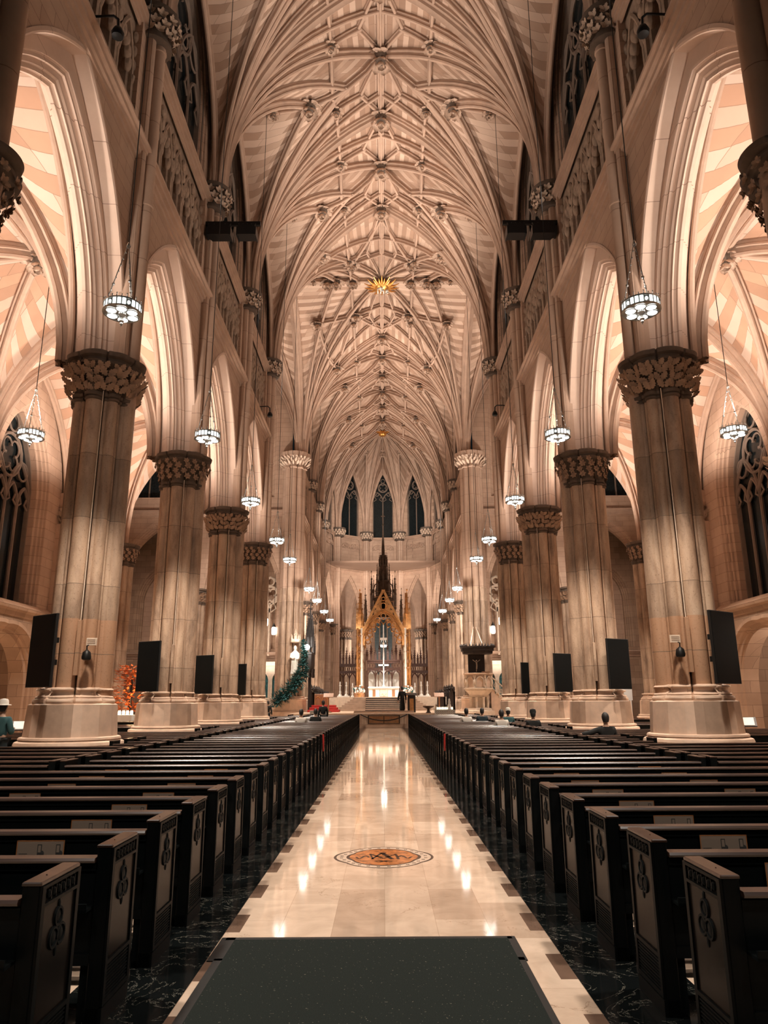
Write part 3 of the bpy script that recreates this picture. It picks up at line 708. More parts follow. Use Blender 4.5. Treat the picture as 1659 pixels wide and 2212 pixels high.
# ------------------------------------------------------------------ aisle outer walls (x = +-AISLE_X)
def aisle_wall(side):
    key = ('aw', side)
    if key in CACHE: return CACHE[key]
    mb = MB(); X = AISLE_X
    mp = lambda u, z, d: (X + d, BAY / 2 + u, z)
    wall_arch(mb, mp, -BAY / 2, BAY / 2, 5.3, 17.0, 0, 2.35, 5.75, 10.4, 14.3, 12, 0)
    arch_orders(mb, mp, 2.35, 5.75, 10.4, 14.3, [(0, 0), (.02, .05), (.10, .07), (.13, .14), (.22, .16), (.26, .25), (.36, .27), (.42, .35), (.7, .36)], 12, 0)
    wall_arch(mb, mp, -BAY / 2, BAY / 2, 0.0, 5.3, 0, 2.9, 0, 2.3, 4.75, 12, 1)                       # chapel arch below
    arch_orders(mb, mp, 2.9, 0, 2.3, 4.75, [(-.05, -.22), (-.08, -.06), (0, 0), (.06, .04), (.14, .05), (.2, .14), (.3, .15), (.36, .25), (1.0, .26)], 12, 1)
    mb.loft([[(X - d, y, 5.45 + h) for d, h in ((0, -.3), (.1, -.26), (.14, -.12), (.3, -.05), (.34, .06), (.1, .22), (0, .3))] for y in (0, BAY)], False, mi=1)
    # chapel recess behind the arch
    for y0, y1 in ((.35, .35), (BAY - .35, BAY - .35)): mb.add([(X + .6, y0, 0), (X + 3.0, y0, 0), (X + 3.0, y0, 5.2), (X + .6, y0, 5.2)], [(0, 1, 2, 3)], 1)
    mb.add([(X + 3, .35, 0), (X + 3, BAY - .35, 0), (X + 3, BAY - .35, 5.2), (X + 3, .35, 5.2)], [(0, 1, 2, 3)], 1)
    mb.add([(X + .6, .35, 5.2), (X + 3, .35, 5.2), (X + 3, BAY - .35, 5.2), (X + .6, BAY - .35, 5.2)], [(0, 1, 2, 3)], 1)
    CACHE[key] = mb.mesh('aisle_wall', [M['wall'], M['wall_low']], 35, side < 0); return CACHE[key]
NDOOR = [0]
def pointed_door(loc, rz, wd=1.1, zsp=2.0, zap=3.5):
    NDOOR[0] += 1
    if 'door' not in CACHE:
        f = MB(); mp = lambda u, z, d: (u, d, z)
        arch_orders(f, mp, wd + .3, 0, zsp, zap + .4, [(-.02, 0), (-.12, .03), (-.14, .12), (-.06, .15), (-.04, .24), (.04, .3)], 10)
        g = MB(); g.prism(arch_path(wd, 0, zsp, zap, 0, 10), .02, .1, 0, mp)
        for i in range(-2, 3): g.box(i * .42 - .02, -.03, .1, i * .42 + .02, .03, zsp)
        for z in (.1, .9, 1.7): g.box(-wd + .05, -.04, z, wd - .05, .03, z + .09)
        CACHE['door'] = (f.mesh('door_surround', M['cream'], 35), g.mesh('door_leaf', M['wood_dark'], 0))
    f, g = CACHE['door']; o = struct('door_%d' % NDOOR[0], f, loc, rz); obj('door_leaf', g, o); return o
def shaft_cluster(mb, c, z0, z1, spec, mi=0):
    for dx, dy, r in spec: mb.lathe([(r, z0), (r, z1)], (c[0] + dx, c[1] + dy, 0), 10, mi, cap=False)
for s in (-1, 1):
    for k, y in enumerate(COLS[:-1]):
        struct('wall_aisle_' + SIDE[s], aisle_wall(s), (0, y, 0))
        window(None, 2.0, 5.75, 10.4, 13.9, 4, M['glass'], (s * (AISLE_X + .75), y + BAY / 2, 0), -s * pi / 2)
        if k in (1, 2): pointed_door((s * (AISLE_X + 2.98), y + BAY * (.62 if k == 2 else .5), 0), -s * pi / 2)
point('chapel_lamp', (16.6, 22.0, 3.9), 130, (1, .92, .82)); point('chapel_lamp', (-16.6, 29.0, 3.6), 60, (1, .7, .45)); point('chapel_lamp', (16.6, 29.3, 4.2), 150, (1, .92, .82))

# ------------------------------------------------------------------ transept
def flat_wall(name, axis, c, u0, u1, z0, z1, opening=None, mat=None, depth=.6, orders=None, sgn=1):
    mb = MB()
    mp = (lambda u, z, d: (u, c + d * sgn, z)) if axis == 'y' else (lambda u, z, d: (c + d * sgn, u, z))
    if opening:
        uc, wd, zb, zsp, zap = opening
        wall_arch(mb, mp, u0, u1, z0, z1, uc, wd, zb, zsp, zap, 12)
        arch_orders(mb, lambda u, z, d: mp(uc + u, z, d), wd, zb, zsp, zap, orders or [(-.03, -.15), (0, 0), (.05, .03), (.15, .05), (.2, .14), (.3, .16), (.36, .26), (.46, .28), (.52, .38), (.9, .4)], 12)
    else: mb.add([mp(u0, z0, 0), mp(u1, z0, 0), mp(u1, z1, 0), mp(u0, z1, 0)], [(0, 1, 2, 3)])
    return struct(name, mb.mesh(name, mat or M['wall'], 35))
for s in (-1, 1):
    nm = 'wall_transept_' + SIDE[s]
    for k, (a, b) in enumerate(((7.6, 15.0), (15.0, 22.4))):
        u0, u1 = sorted((s * a, s * b)); uc = (u0 + u1) / 2
        flat_wall(nm, 'y', CROSS_E + .4, u0, u1, 0, Z_STR, (uc, 3.1, 0, Z_CAP - .4, 15.9))
        flat_wall(nm, 'y', CROSS_E + .55, u0, u1, Z_STR, 34, (uc, 2.3, 18.2, 25, 29))
        window(None, 1.95, 18.3, 25, 28.6, 4, M['glass'], (uc, CROSS_E + 1.3, 0), 0)
        mb = MB(); mb.loft([[(u, CROSS_E + .4 - d, Z_STR + h) for d, h in STRP] for u in (u0, u1)], False); struct('trim_transept_string', mb.mesh('string', M['rib'], 40))
        flat_wall(nm, 'y', CROSS_E + 4.0, u0, u1, 0, 18, (uc, 2.2, 6.0, 10.0, 13.2), M['wall_low'])
        flat_wall(nm, 'y', CROSS_E + 4.75, uc - 2.4, uc + 2.4, 5.9, 13.6, None, M['wall'])
        mb = MB(); mb.loft([[(u, CROSS_E + 4.0 - d, 5.6 + h) for d, h in STRP] for u in (u0, u1)], False); struct('trim_string', mb.mesh('string', M['rib'], 40))
    flat_wall(nm, 'x', s * 22.4, CROSS_W - .5, CROSS_E + 4, 0, 34, ((CROSS_W + CROSS_E) / 2, 4.5, 7, 18, 27), sgn=s)
    window(None, 4.1, 7.2, 18, 26.5, 6, M['glass'], (s * 23.2, (CROSS_W + CROSS_E) / 2, 0), -s * pi / 2, r=.13)
    u0, u1 = sorted((s * 15.0, s * 22.4)); flat_wall(nm, 'y', CROSS_W - .3, u0, u1, 0, 34)
    # chancel aisle shell
    flat_wall('wall_chancel_' + SIDE[s], 'x', s * 12.2, CROSS_E + .4, 98, 0, 18)

# ------------------------------------------------------------------ apse: five sides of a decagon
AV = [(APSE_R * cos(pi - k * pi / 5), APSE_Y + APSE_R * sin(pi - k * pi / 5)) for k in range(6)]
def facet_frame(k):
    a, b = AV[k], AV[k + 1]; m = ((a[0] + b[0]) / 2, (a[1] + b[1]) / 2); ln = hypot(b[0] - a[0], b[1] - a[1])
    ux, uy = (b[0] - a[0]) / ln, (b[1] - a[1]) / ln; nx, ny = m[0] - 0, m[1] - APSE_Y; q = hypot(nx, ny)
    return m, ln, (ux, uy), (nx / q, ny / q)
mbw = MB()
ring = [(x, y, Z_CROWN) for x, y in [(0, APSE_Y)]]
for k in range(5):
    m, ln, (ux, uy), (nx, ny) = facet_frame(k)
    mp = lambda u, z, d: (m[0] + ux * u + nx * d, m[1] + uy * u + ny * d, z)
    mb = MB(); h = ln / 2
    wall_arch(mb, mp, -h, h, Z_CAP, Z_STR, 0, h - .3, Z_CAP, 10.9, 16.4, 10)
    arch_orders(mb, mp, h - .3, Z_CAP, 10.9, 16.4, [(-.03, -.08), (0, 0), (.25, .04), (.3, .12), (.4, .14), (.45, .22), (.6, .24)], 10)
    mb.loft([[mp(u, Z_STR + hh, -d) for d, hh in STRP] for u in (-h, h)], False)
    # panelled band with round-headed cusps under the window
    wall_arch(mb, mp, -h, h, Z_STR + .2, Z_SILL, 0, 1.3, Z_STR + .45, 20.3, 20.6, 4); mb.add([mp(-h, Z_STR, .16), mp(h, Z_STR, .16), mp(h, Z_SILL, .16), mp(-h, Z_SILL, .16)], [(0, 1, 2, 3)])
    for uc in (-.62, .62):
        for j in range(3):
            a0 = pi * (j + .5) / 3
            mb.tube([mp(uc + .34 * cos(a0) + .2 * cos(b), 19.7 + .34 * sin(a0) + .2 * sin(b), .04) for b in [2 * pi * i / 10 for i in range(10)]], .065, 5, 0, True)
        mb.tube([mp(uc + .62 * cos(b), 19.6 + .62 * sin(b), .04) for b in [pi * i / 10 for i in range(11)]], .075, 5)
    mb.loft([[mp(u, Z_SILL + hh * .7, -d * .7) for d, hh in STRP] for u in (-1.5, 1.5)], False)
    wall_arch(mb, mp, -h, h, Z_SILL, 32, 0, 1.42, Z_SILL + .1, 26.2, 29.9, 10)
    arch_orders(mb, mp, 1.42, Z_SILL + .1, 26.2, 29.9, [(0, 0), (.05, .04), (.12, .06), (.16, .14), (.3, .16), (.42, .17)], 10)
    struct('wall_apse', mb.mesh('apse_wall', M['wall'], 35))
    rz = atan2(uy, ux)
    window(None, 1.24, Z_SILL + .12, 26.2, 29.6, 2, M['glass'], (m[0] + nx * .42, m[1] + ny * .42, 0), rz, r=.075)
    # vault cells over the facet
    zw = 30.3; kz = [Z_CROWN - (Z_CROWN - zw) * (i / 6) for i in range(7)]
    rd = [(m[0] * i / 6 * 1.02, APSE_Y + (m[1] - APSE_Y) * i / 6 * 1.02, kz[i]) for i in range(7)]
    for e, P in ((0, AV[k]), (1, AV[k + 1])):
        fan_web(mbw, (P[0] * .97, APSE_Y + (P[1] - APSE_Y) * .97, Z_SPR), rd, 12, e == 1)
apse_ceiling = struct('ceiling_apse', mbw.mesh('apse_web', M['vault'], 40))
for k in range(5):
    m, ln, _, _ = facet_frame(k)
    mb = MB(); sweep_rib(mb, [(m[0] * i / 6, APSE_Y + (m[1] - APSE_Y) * i / 6, Z_CROWN - 2.6 * i / 6) for i in range(7)], RIB_S); obj('rib', mb.mesh('rib', M['rib']), apse_ceiling)
    b = obj('boss', BOSS[k % 3], apse_ceiling, (m[0] * .55, APSE_Y + (m[1] - APSE_Y) * .55, 31.1), k); b.scale = (.9, .9, .9)
    for e in (0, 1):
        P = AV[k + e]; Ps = (P[0] * .97, APSE_Y + (P[1] - APSE_Y) * .97, Z_SPR)
        for R in ((m[0], m[1], 30.2), (m[0] * .5, APSE_Y + (m[1] - APSE_Y) * .5, 31.6)):
            mb = MB(); sweep_rib(mb, fan_rib(Ps, R, 12), RIB_S); obj('rib', mb.mesh('rib', M['rib']), apse_ceiling)
for k in range(6):
    P = AV[k]; mb = MB(); sweep_rib(mb, fan_rib((P[0] * .97, APSE_Y + (P[1] - APSE_Y) * .97, Z_SPR), (0, APSE_Y, Z_CROWN), 14), RIB_M); obj('rib', mb.mesh('rib', M['rib']), apse_ceiling)
# ambulatory behind the apse: closing wall with a dark window in the middle, and spreading vault cones on free columns
for s in (-1, 1):
    u0, u1 = sorted((s * 1.9, s * 12.2)); flat_wall('wall_ambulatory', 'y', 98.0, u0, u1, 0, 18, ((u0 + u1) / 2 - s * 1.2, 1.5, 4.5, 9, 12.5))
    window(None, 1.45, 4.6, 9, 12.3, 2, M['glass'], ((u0 + u1) / 2 - s * 1.2, 98.6, 0))
flat_wall('wall_ambulatory', 'y', 98.0, -1.9, 1.9, 0, 18, (0, 1.55, 5.0, 12.5, 15.2))
window(None, 1.5, 5.1, 12.5, 15.0, 3, M['tealglass'], (0, 98.6, 0), tr=M['plinth_dark'])
slab('ceiling_ambulatory', -12.2, 82, 12.2, 98, 17.2, M['vault'], .2)
# ------------------------------------------------------------------ clustered columns
def leafv(mb, base, d, n, ln, wd, mi, rnd=random, curl=.5):
    d = Vector(d).normalized(); n = Vector(n); n = (n - d * n.dot(d)).normalized(); sd = d.cross(n); B = Vector(base)
    prof = [(0.0, .08), (.12, .30), (.20, .24), (.32, .52), (.42, .36), (.54, .56), (.66, .32), (.78, .38), (.90, .16), (1.0, .0)]
    mid, lf, rt = [], [], []
    for u, w_ in prof:
        c = B + d * (ln * u) + n * (ln * (.10 * sin(u * 3) + curl * .5 * u * u))
        mid.append(tuple(c + n * wd * .02)); lf.append(tuple(c + sd * (w_ * wd) + n * wd * .22 * w_)); rt.append(tuple(c - sd * (w_ * wd) + n * wd * .22 * w_))
    k = len(prof); f = []
    for i in range(k - 1): f += [(i, i + 1, k + i + 1, k + i), (i + 1, i, 2 * k + i, 2 * k + i + 1)]
    mb.add(mid + lf + rt, f, mi)
def lobed(circles, n=96):
    """outline of a union of circles, seen from the centre: list of (angle, radius)"""
    out = []
    for i in range(n):
        a = 2 * pi * i / n; dx, dy = cos(a), sin(a); best = 0.0
        for cx, cy, r in circles:
            b = dx * cx + dy * cy; d = cx * cx + cy * cy - r * r; q = b * b - d
            if q >= 0: best = max(best, b + sqrt(q))
        out.append((a, best))
    return out
CIRC = [(0, 0, .41)] + [(dx * .545, dy * .545, .205) for dx, dy in ((0, 1), (0, -1), (1, 0), (-1, 0))] \
     + [(dx * .405, dy * .405, .140) for dx, dy in ((1, 1), (1, -1), (-1, 1), (-1, -1))] \
     + [(dx * .50, dy * .27, .055) for dx in (1, -1) for dy in (1, -1)] + [(dx * .27, dy * .50, .055) for dx in (1, -1) for dy in (1, -1)]
OUT = lobed(CIRC, 192)
def ring_off(out, off, z, scale=1.0, smooth=0.0):
    """outline grown by off at height z; smooth 0..1 blends towards a circle"""
    rm = max(r for a, r in out)
    return [((r * (1 - smooth) + rm * smooth) * scale + off, a, z) for a, r in out]
def to_xyz(rg): return [(r * cos(a), r * sin(a), z) for r, a, z in rg]
def polyring(n, r, z, a0=0.0, nn=192):
    """regular polygon sampled at nn angles"""
    out = []
    for i in range(nn):
        a = 2 * pi * i / nn; b = (a - a0) % (2 * pi / n) - pi / n
        out.append((r * cos(pi / n) / cos(b) * cos(a), r * cos(pi / n) / cos(b) * sin(a), z))
    return out
def column_meshes(seed, style):
    rnd = random.Random(seed); res = {}
    shaft = MB(); shaft.loft([to_xyz(ring_off(OUT, 0, 2.02)), to_xyz(ring_off(OUT, 0, 9.3))], True)
    res['shaft'] = shaft.mesh('column_shaft', M['column'], 50)
    base = MB()
    prof = [(.16, 1.70, .55), (.19, 1.735, .55), (.20, 1.775, .55), (.185, 1.82, .52), (.13, 1.845, .5), (.14, 1.85, .4), (.16, 1.865, .35), (.13, 1.89, .3), (.07, 1.91, .2), (.055, 1.955, .1), (.07, 2.0, .05), (.13, 2.012, .05), (.145, 2.035, .05), (.13, 2.06, .05), (.05, 2.075, 0), (0.0, 2.09, 0)]
    base.loft([to_xyz(ring_off(OUT, o, z, 1, sm)) for o, z, sm in prof], True, True)
    res['base_moulding'] = base.mesh('base_moulding', M['plinth'], 32)
    pl = MB()
    for i in range(16): pass
    rings = [polyring(16, 1.04, .98, pi / 16), polyring(16, .99, 1.70, pi / 16), polyring(16, .93, 1.725, pi / 16)]
    f0 = len(pl.f); pl.loft(rings, True, False, True)
    pl.mi = [(1 if (((i % 192) // 12) * 7 + seed) % 5 in (0, 3) else 0) for i in range(len(pl.f))]
    res['plinth'] = pl.mesh('plinth', [M['plinth'], M['plinth_dark']], 20)
    lo = MB()
    lo.loft([polyring(16, r, z, pi / 16) for r, z in ((1.24, 0), (1.24, .74), (1.20, .76), (1.17, .78), (1.22, .82), (1.20, .88), (1.09, .92), (1.13, .94), (1.12, .98), (1.04, 1.0))], True)
    res['foot_moulding'] = lo.mesh('foot_moulding', M['plinth'], 25)
    # capital: necking rings, bell, moulded abacus
    cap = MB()
    prof = [(0, 9.36, 0), (.05, 9.38, 0), (.055, 9.42, 0), (.015, 9.45, 0), (.07, 9.47, 0), (.075, 9.55, 0), (.01, 9.58, 0), (.0, 9.75, .15), (.05, 10.05, .35), (.13, 10.25, .5), (.16, 10.28, .6), (.20, 10.30, .6), (.21, 10.36, .6), (.15, 10.39, .6),
            (.17, 10.44, .6), (.26, 10.48, .6), (.28, 10.58, .6), (.22, 10.62, .6)]
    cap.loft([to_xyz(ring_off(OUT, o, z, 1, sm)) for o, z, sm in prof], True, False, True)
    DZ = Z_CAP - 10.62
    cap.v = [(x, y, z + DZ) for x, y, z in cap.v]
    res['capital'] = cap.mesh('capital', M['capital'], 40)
    lv = MB(); up = Vector((0, 0, 1))
    for tier, (z, ln, wd, cnt, ro) in enumerate(((9.60, .27, .17, 17, .77), (9.78, .25, .16, 18, .80), (9.96, .28, .18, 17, .85), (10.12, .22, .15, 18, .93))):
        for i in range(cnt):
            a = 2 * pi * (i + .5 * (tier % 2)) / cnt + rnd.uniform(-.04, .04)
            rh, th = Vector((cos(a), sin(a), 0)), Vector((-sin(a), cos(a), 0)); B = rh * ro + up * z
            if style == 0:
                for sg in (-1, 1):
                    b = sg * rnd.uniform(.35, 1.0)
                    leafv(lv, B + th * sg * .02, up * cos(b) + th * sin(b) + rh * .35, rh - up * .25, ln, wd, 0, rnd, .7)
            else:
                for q in range(6):
                    b = 2 * pi * q / 6 + .3
                    leafv(lv, B + up * .13, up * cos(b) + th * sin(b) + rh * .25, rh - up * .2, ln * .52, wd * .5, 0, rnd, .4)
            lv.sphere(tuple(rh * (ro + .05) + up * (z + .11) + th * .05), .03, 6, 4)
    lv.v = [(x, y, z + DZ) for x, y, z in lv.v]
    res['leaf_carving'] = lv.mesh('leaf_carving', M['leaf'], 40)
    return res
COLM = {0: column_meshes(1, 0), 1: column_meshes(2, 1)}
def small_capital(r, z0, z1, seed, mats, n=14, flowers=False):
    """leafy capital of a wall shaft: bell + abacus and a ring of leaves (two meshes)"""
    rnd = random.Random(seed); h = z1 - z0; bell = MB()
    bell.lathe([(r, z0), (r * 1.25, z0 + .04 * h), (r * 1.25, z0 + .12 * h), (r * 1.02, z0 + .16 * h), (r * 1.1, z0 + .5 * h), (r * 1.5, z0 + .82 * h), (r * 1.75, z0 + .85 * h), (r * 1.75, z0 + h), (r * .6, z0 + h)], (0, 0, 0), 16)
    lv = MB(); up = Vector((0, 0, 1))
    for t, (k, ln, ro) in enumerate(((.16, .40, 1.12), (.36, .38, 1.25), (.56, .34, 1.45))):
        for i in range(n):
            a = 2 * pi * (i + .5 * t) / n; b = rnd.uniform(-.6, .6)
            rh, th = Vector((cos(a), sin(a), 0)), Vector((-sin(a), cos(a), 0))
            if flowers:
                for q in range(5):
                    b = 2 * pi * q / 5 + i; leafv(lv, rh * r * (ro + .06) + up * (z0 + (k + .12) * h), up * cos(b) + th * sin(b) + rh * .4, rh - up * .3, h * .20, h * .115, 0, rnd, .5)
                continue
            leafv(lv, rh * r * ro + up * (z0 + k * h), up * cos(b) + th * sin(b) + rh * .45, rh - up * .2, h * ln, h * .22, 0, rnd, .8)
    return bell.mesh('shaft_capital', mats[0], 40), lv.mesh('shaft_capital_leaves', mats[1], 40)
def vault_shaft_low(side):
    mb = MB(); mb.lathe([(.19, 2.0), (.19, 9.15)], (-.66, 0, 0), 16, cap=False); mb.lathe([(.30, 1.72), (.30, 1.80), (.22, 1.86), (.24, 1.99), (.27, 2.03), (.19, 2.08)], (-.64, 0, 0), 16, cap=False)
    return mb.mesh('lower_vault_shaft', M['column'], 40, side < 0)
def vault_shaft_mesh(side, z0=9.15, z1=20.85):
    mb = MB()
    def cyl(x, y, r, a, b):
        mb.lathe([(r, a), (r, b)], (x, y, 0), 14, cap=False)
    cyl(-.66, 0, .19, z0, z1)
    for sg in (-1, 1): cyl(-.50, sg * .29, .15, Z_CAP, z1)
    mb.box(-.60, -.42, Z_CAP, -.30, .42, z1)
    for z in (15.2, 20.5): mb.lathe([(.19, z), (.22, z + .02), (.22, z + .09), (.19, z + .11)], (-.66, 0, 0), 14, cap=False)
    return mb.mesh('vault_shaft', M['shaft'], 40, side < 0)
VSH = {s: vault_shaft_mesh(s) for s in (-1, 1)}
VSL = {s: vault_shaft_low(s) for s in (-1, 1)}
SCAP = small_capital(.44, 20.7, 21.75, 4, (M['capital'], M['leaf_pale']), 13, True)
SCAP_S = small_capital(.26, 0, 1.0, 9, (M['shaft'], M['leaf_pale']), 12)
def column(side, x, y, label, seed, group=None, vault=True):
    t = thing('clustered_column', label, 'column', (x, y, 0), 0, group)
    for part, me in COLM[seed % 2].items(): obj(part, me, t, (0, 0, 0))
    if vault:
        obj('vault_shaft', VSH[side], t); obj('lower_vault_shaft', VSL[side], t)
        c = obj('vault_capital', SCAP[0], t, (side * -.46, 0, 0)); obj('leaf_carving', SCAP[1], c)
    return t
POSN = ['only its edge in view', 'first and largest', 'second along', 'third along', 'fourth along, at the crossing']
for s in (-1, 1):
    for i, y in enumerate(COLS):
        c = column(s, s * CX, y, 'clustered stone column on the %s of the nave, %s' % (SIDE[s], POSN[i]), i + 1, 'nave arcade columns')
        if i == 0: c.scale = (1.38, 1.2, 1)                              # heavier pier under the tower
    for i, y in enumerate(CHAN[1:]):
        column(s, s * CX, y, 'clustered stone column on the %s of the chancel, %s behind the crossing pier' % (SIDE[s], ORD[i]), i, 'chancel columns')
# big crossing piers standing free at the chancel end
def pier_meshes(side):
    k = 1.28; r = {}
    a = MB(); a.loft([[(p[0] * k, p[1] * k, z) for p in to_xyz(ring_off(OUT, 0, 0))] for z in (2.1, 10.4)], True); r['lower_shaft'] = a.mesh('lower_shaft', M['column'], 50)
    a = MB(); a.loft([[(p[0] * k * q, p[1] * k * q, z) for p in to_xyz(ring_off(OUT, 0, 0))] for z, q in ((10.4, .97), (20.4, .97))], True); r['upper_shaft'] = a.mesh('upper_shaft', M['shaft'], 50)
    a = MB(); a.loft([to_xyz([(rr * 1.28, an, z) for rr, an, z in ring_off(OUT, o, z, 1, sm)]) for o, z, sm in ((.0, 20.3, 0), (.06, 20.34, 0), (.06, 20.46, 0), (.0, 20.5, 0), (.04, 20.9, .3), (.16, 21.25, .6), (.24, 21.3, .7), (.26, 21.65, .7), (.1, 21.7, .7))], True, False, True); r['capital'] = a.mesh('capital', M['shaft'], 40)
    lv = MB(); rnd = random.Random(8)
    for t, (z, ln) in enumerate(((20.55, .42), (20.8, .36), (21.0, .34))):
        for i in range(24):
            an = 2 * pi * (i + .5 * t) / 24; rh = Vector((cos(an), sin(an), 0)); th = Vector((-sin(an), cos(an), 0)); b = rnd.uniform(-.6, .6); leafv(lv, rh * (1.0 + .07 * t) + Vector((0, 0, z)), Vector((0, 0, cos(b))) + th * sin(b) + rh * .4, rh, ln, .19, 0, rnd, .8)
    r['leaf_carving'] = lv.mesh('leaf_carving', M['leaf_pale'], 40)
    a = MB(); a.loft([polyring(16, rr, z, pi / 16) for rr, z in ((1.5, 0), (1.5, 1.0), (1.42, 1.06), (1.36, 1.2), (1.34, 1.8), (1.38, 1.86), (1.36, 1.95), (1.2, 2.0), (1.22, 2.1), (1.0, 2.12))], True); r['plinth'] = a.mesh('plinth', M['plinth'], 25)
    return r
PIER = pier_meshes(1)
for s in (-1, 1):
    t = thing('crossing_pier_column', 'massive lit pier at the far %s of the crossing, %s' % (SIDE[s], 'bearing the statue' if s < 0 else 'behind the pulpit'), 'column', (s * CX, CROSS_E, 0))
    for k, me in PIER.items(): obj(k, me, t)
# transept columns on the aisle line, aisle wall responds, apse columns
for s in (-1, 1):
    for i, y in enumerate((CROSS_W, CROSS_E)):
        column(s, s * 14.9, y, 'clustered stone column out in the %s transept, %s' % (SIDE[s], ('on the near side', 'on the far side')[i]), i + 1, None, False)
    for i, y in enumerate(COLS[:-1]):
        t = thing('wall_shaft', 'slim leaf-capped shaft against the %s aisle wall, %s along the aisle' % (SIDE[s], ORD[i]), 'wall shaft', (s * (AISLE_X - .18), y, 0), 0, 'aisle wall shafts')
        if ('ws', s) not in CACHE:
            mb = MB(); shaft_cluster(mb, (0, 0), 5.9, 9.7, [(-.12, 0, .24), (.05, .3, .14), (.05, -.3, .14)]); mb.box(-.05, -.5, 0, .3, .5, 9.7)
            up = MB(); up.box(-.1, -.42, 10.6, .3, .42, 11.2)
            cb = MB(); cb.lathe([(.05, 5.1), (.16, 5.25), (.3, 5.6), (.36, 5.7), (.36, 5.85), (.26, 5.92)], (-.05, 0, 0), 12)
            CACHE[('ws', s)] = (mb.mesh('shaft', M['shaft'], 40, s < 0), up.mesh('springer', M['rib'], 40, s < 0), cb.mesh('corbel', M['bead'], 40, s < 0))
        a, b, c = CACHE[('ws', s)]
        obj('shaft', a, t); obj('springer', b, t); obj('corbel', c, t)
        q = obj('capital', SCAP_S[0], t, (-s * .1, 0, 9.65)); q.scale = (1.1, 1.1, .98); obj('leaf_carving', SCAP_S[1], q)
WHICH = ['second from the left', 'left of the centre bay', 'right of the centre bay', 'second from the right']
for i, k in enumerate((1, 2, 3, 4)):
    x, y = AV[k]
    t = column(1, x, y, 'slender clustered column of the apse, %s' % WHICH[i], i, 'apse columns', False)
    t.scale = (.62, .62, 1)
    mb = MB(); shaft_cluster(mb, (0, 0), 0.9, 21.7, [(0, 0, .34), (.40, .15, .20), (-.40, .15, .20), (.55, .45, .18), (-.55, .45, .18)])
    an = atan2(y - APSE_Y, x); ux, uy = -cos(an), -sin(an)
    o = obj('vault_shaft', mb.mesh('vault_shaft', M['shaft'], 40), t, (ux * .75, uy * .75, 0)); o.rotation_euler = (0, 0, an - pi / 2)
    c = obj('vault_capital', SCAP[0], t, (ux * .75, uy * .75, 0)); c.scale = (1.7, 1.7, 1); obj('leaf_carving', SCAP[1], c)
for i, x in enumerate((-4.75, 4.75)):
    t = column(1, x, 92.5, 'free column under a spreading vault behind the %s bay of the apse' % ('left', 'right')[i], 1, None, False)
    mb = MB()
    n = 48
    rows = []
    for j in range(11):
        th = pi / 2 * j / 10 * .93; r = .62 + 3.1 * (1 - cos(th)); z = Z_CAP + 6.2 * sin(th)
        rows.append([((r + (.07 if q % 4 == 0 else 0)) * cos(2 * pi * q / n), (r + (.07 if q % 4 == 0 else 0)) * sin(2 * pi * q / n), z) for q in range(n)])
    mb.loft(rows, True); obj('vault_cone', mb.mesh('vault_cone', M['rib'], 20), t)
# ------------------------------------------------------------------ pews
PEW_Y, PEW_P, PEW_H = 3.73, 0.925, 0.94
def end_panel(side_face):
    """carved bench end, aisle face towards -x at x = 0; depth along y 0..0.44, thickness 0.085"""
    T, D, H = .085, .44, PEW_H
    body = MB(); body.bbox(0.0, 0, 0, T, D, H - .012, .006)
    body.box(-.012, .0, 0, T + .004, D, .09)
    cap = MB(); cap.bbox(-.006, -.004, H - .016, T + .004, D + .004, H, .005)
    cap.tube([(.04, .14 + .012 * cos(a) , H + .001) for a in (0, 1)], .004, 4)
    fr = MB()                                   # raised frame, frieze, lattice foot
    x0 = -.014
    for y0, y1, z0, z1 in ((.0, .035, .10, H - .02), (D - .035, D, .10, H - .02), (.035, D - .035, .10, .125), (.035, D - .035, .30, .322), (.035, D - .035, H - .115, H - .10), (.035, D - .035, H - .035, H - .02)):
        fr.box(x0, y0, z0, .0, y1, z1)
    for i in range(6):
        fr.sphere((-.006, .085 + i * .054, H - .068), .021, 6, 4, 0, (.5, 1, 1)); fr.box(-.010, .104 + i * .054, H - .095, 0, .112 + i * .054, H - .042)
    for i in range(9):
        fr.box(-.010, .04, .132 + i * .0185, 0, D - .04, .139 + i * .0185)
    fd = MB(); fd.box(-.004, .035, .322, .0, D - .035, H - .115)
    orn = MB()                                  # pear-shaped carved ornament
    yc, zc = D / 2, .67
    for dy, dz, r in ((0, .072, .040), (-.040, -.012, .044), (.040, -.012, .044)):
        orn.tube([(-.006, yc + dy + r * cos(b), zc + dz + r * sin(b)) for b in [2 * pi * q / 14 for q in range(14)]], .009, 5, 0, True); orn.sphere((-.004, yc + dy, zc + dz), r * .8, 10, 6, 0, (.22, 1, 1))
    orn.sphere((-.005, yc, zc + .128), .015, 6, 5, 0, (.5, .8, 1.5)); orn.sphere((-.005, yc, zc - .075), .016, 6, 5, 0, (.5, .8, 1.8))
    return body, cap, fr, fd, orn
PE = {}
for s in (-1, 1):
    b, c, f, d, o = end_panel(s)
    mir = s < 0
    PE[s] = (b.mesh('end_panel', M['wood_end'], 0, mir), c.mesh('cap_rail', M['wood_rail'], 0, mir), f.mesh('carved_frame', M['wood_end'], 30, mir), d.mesh('field_panel', M['wood_field'], 0, mir), o.mesh('ornament', M['wood'], 50, mir))
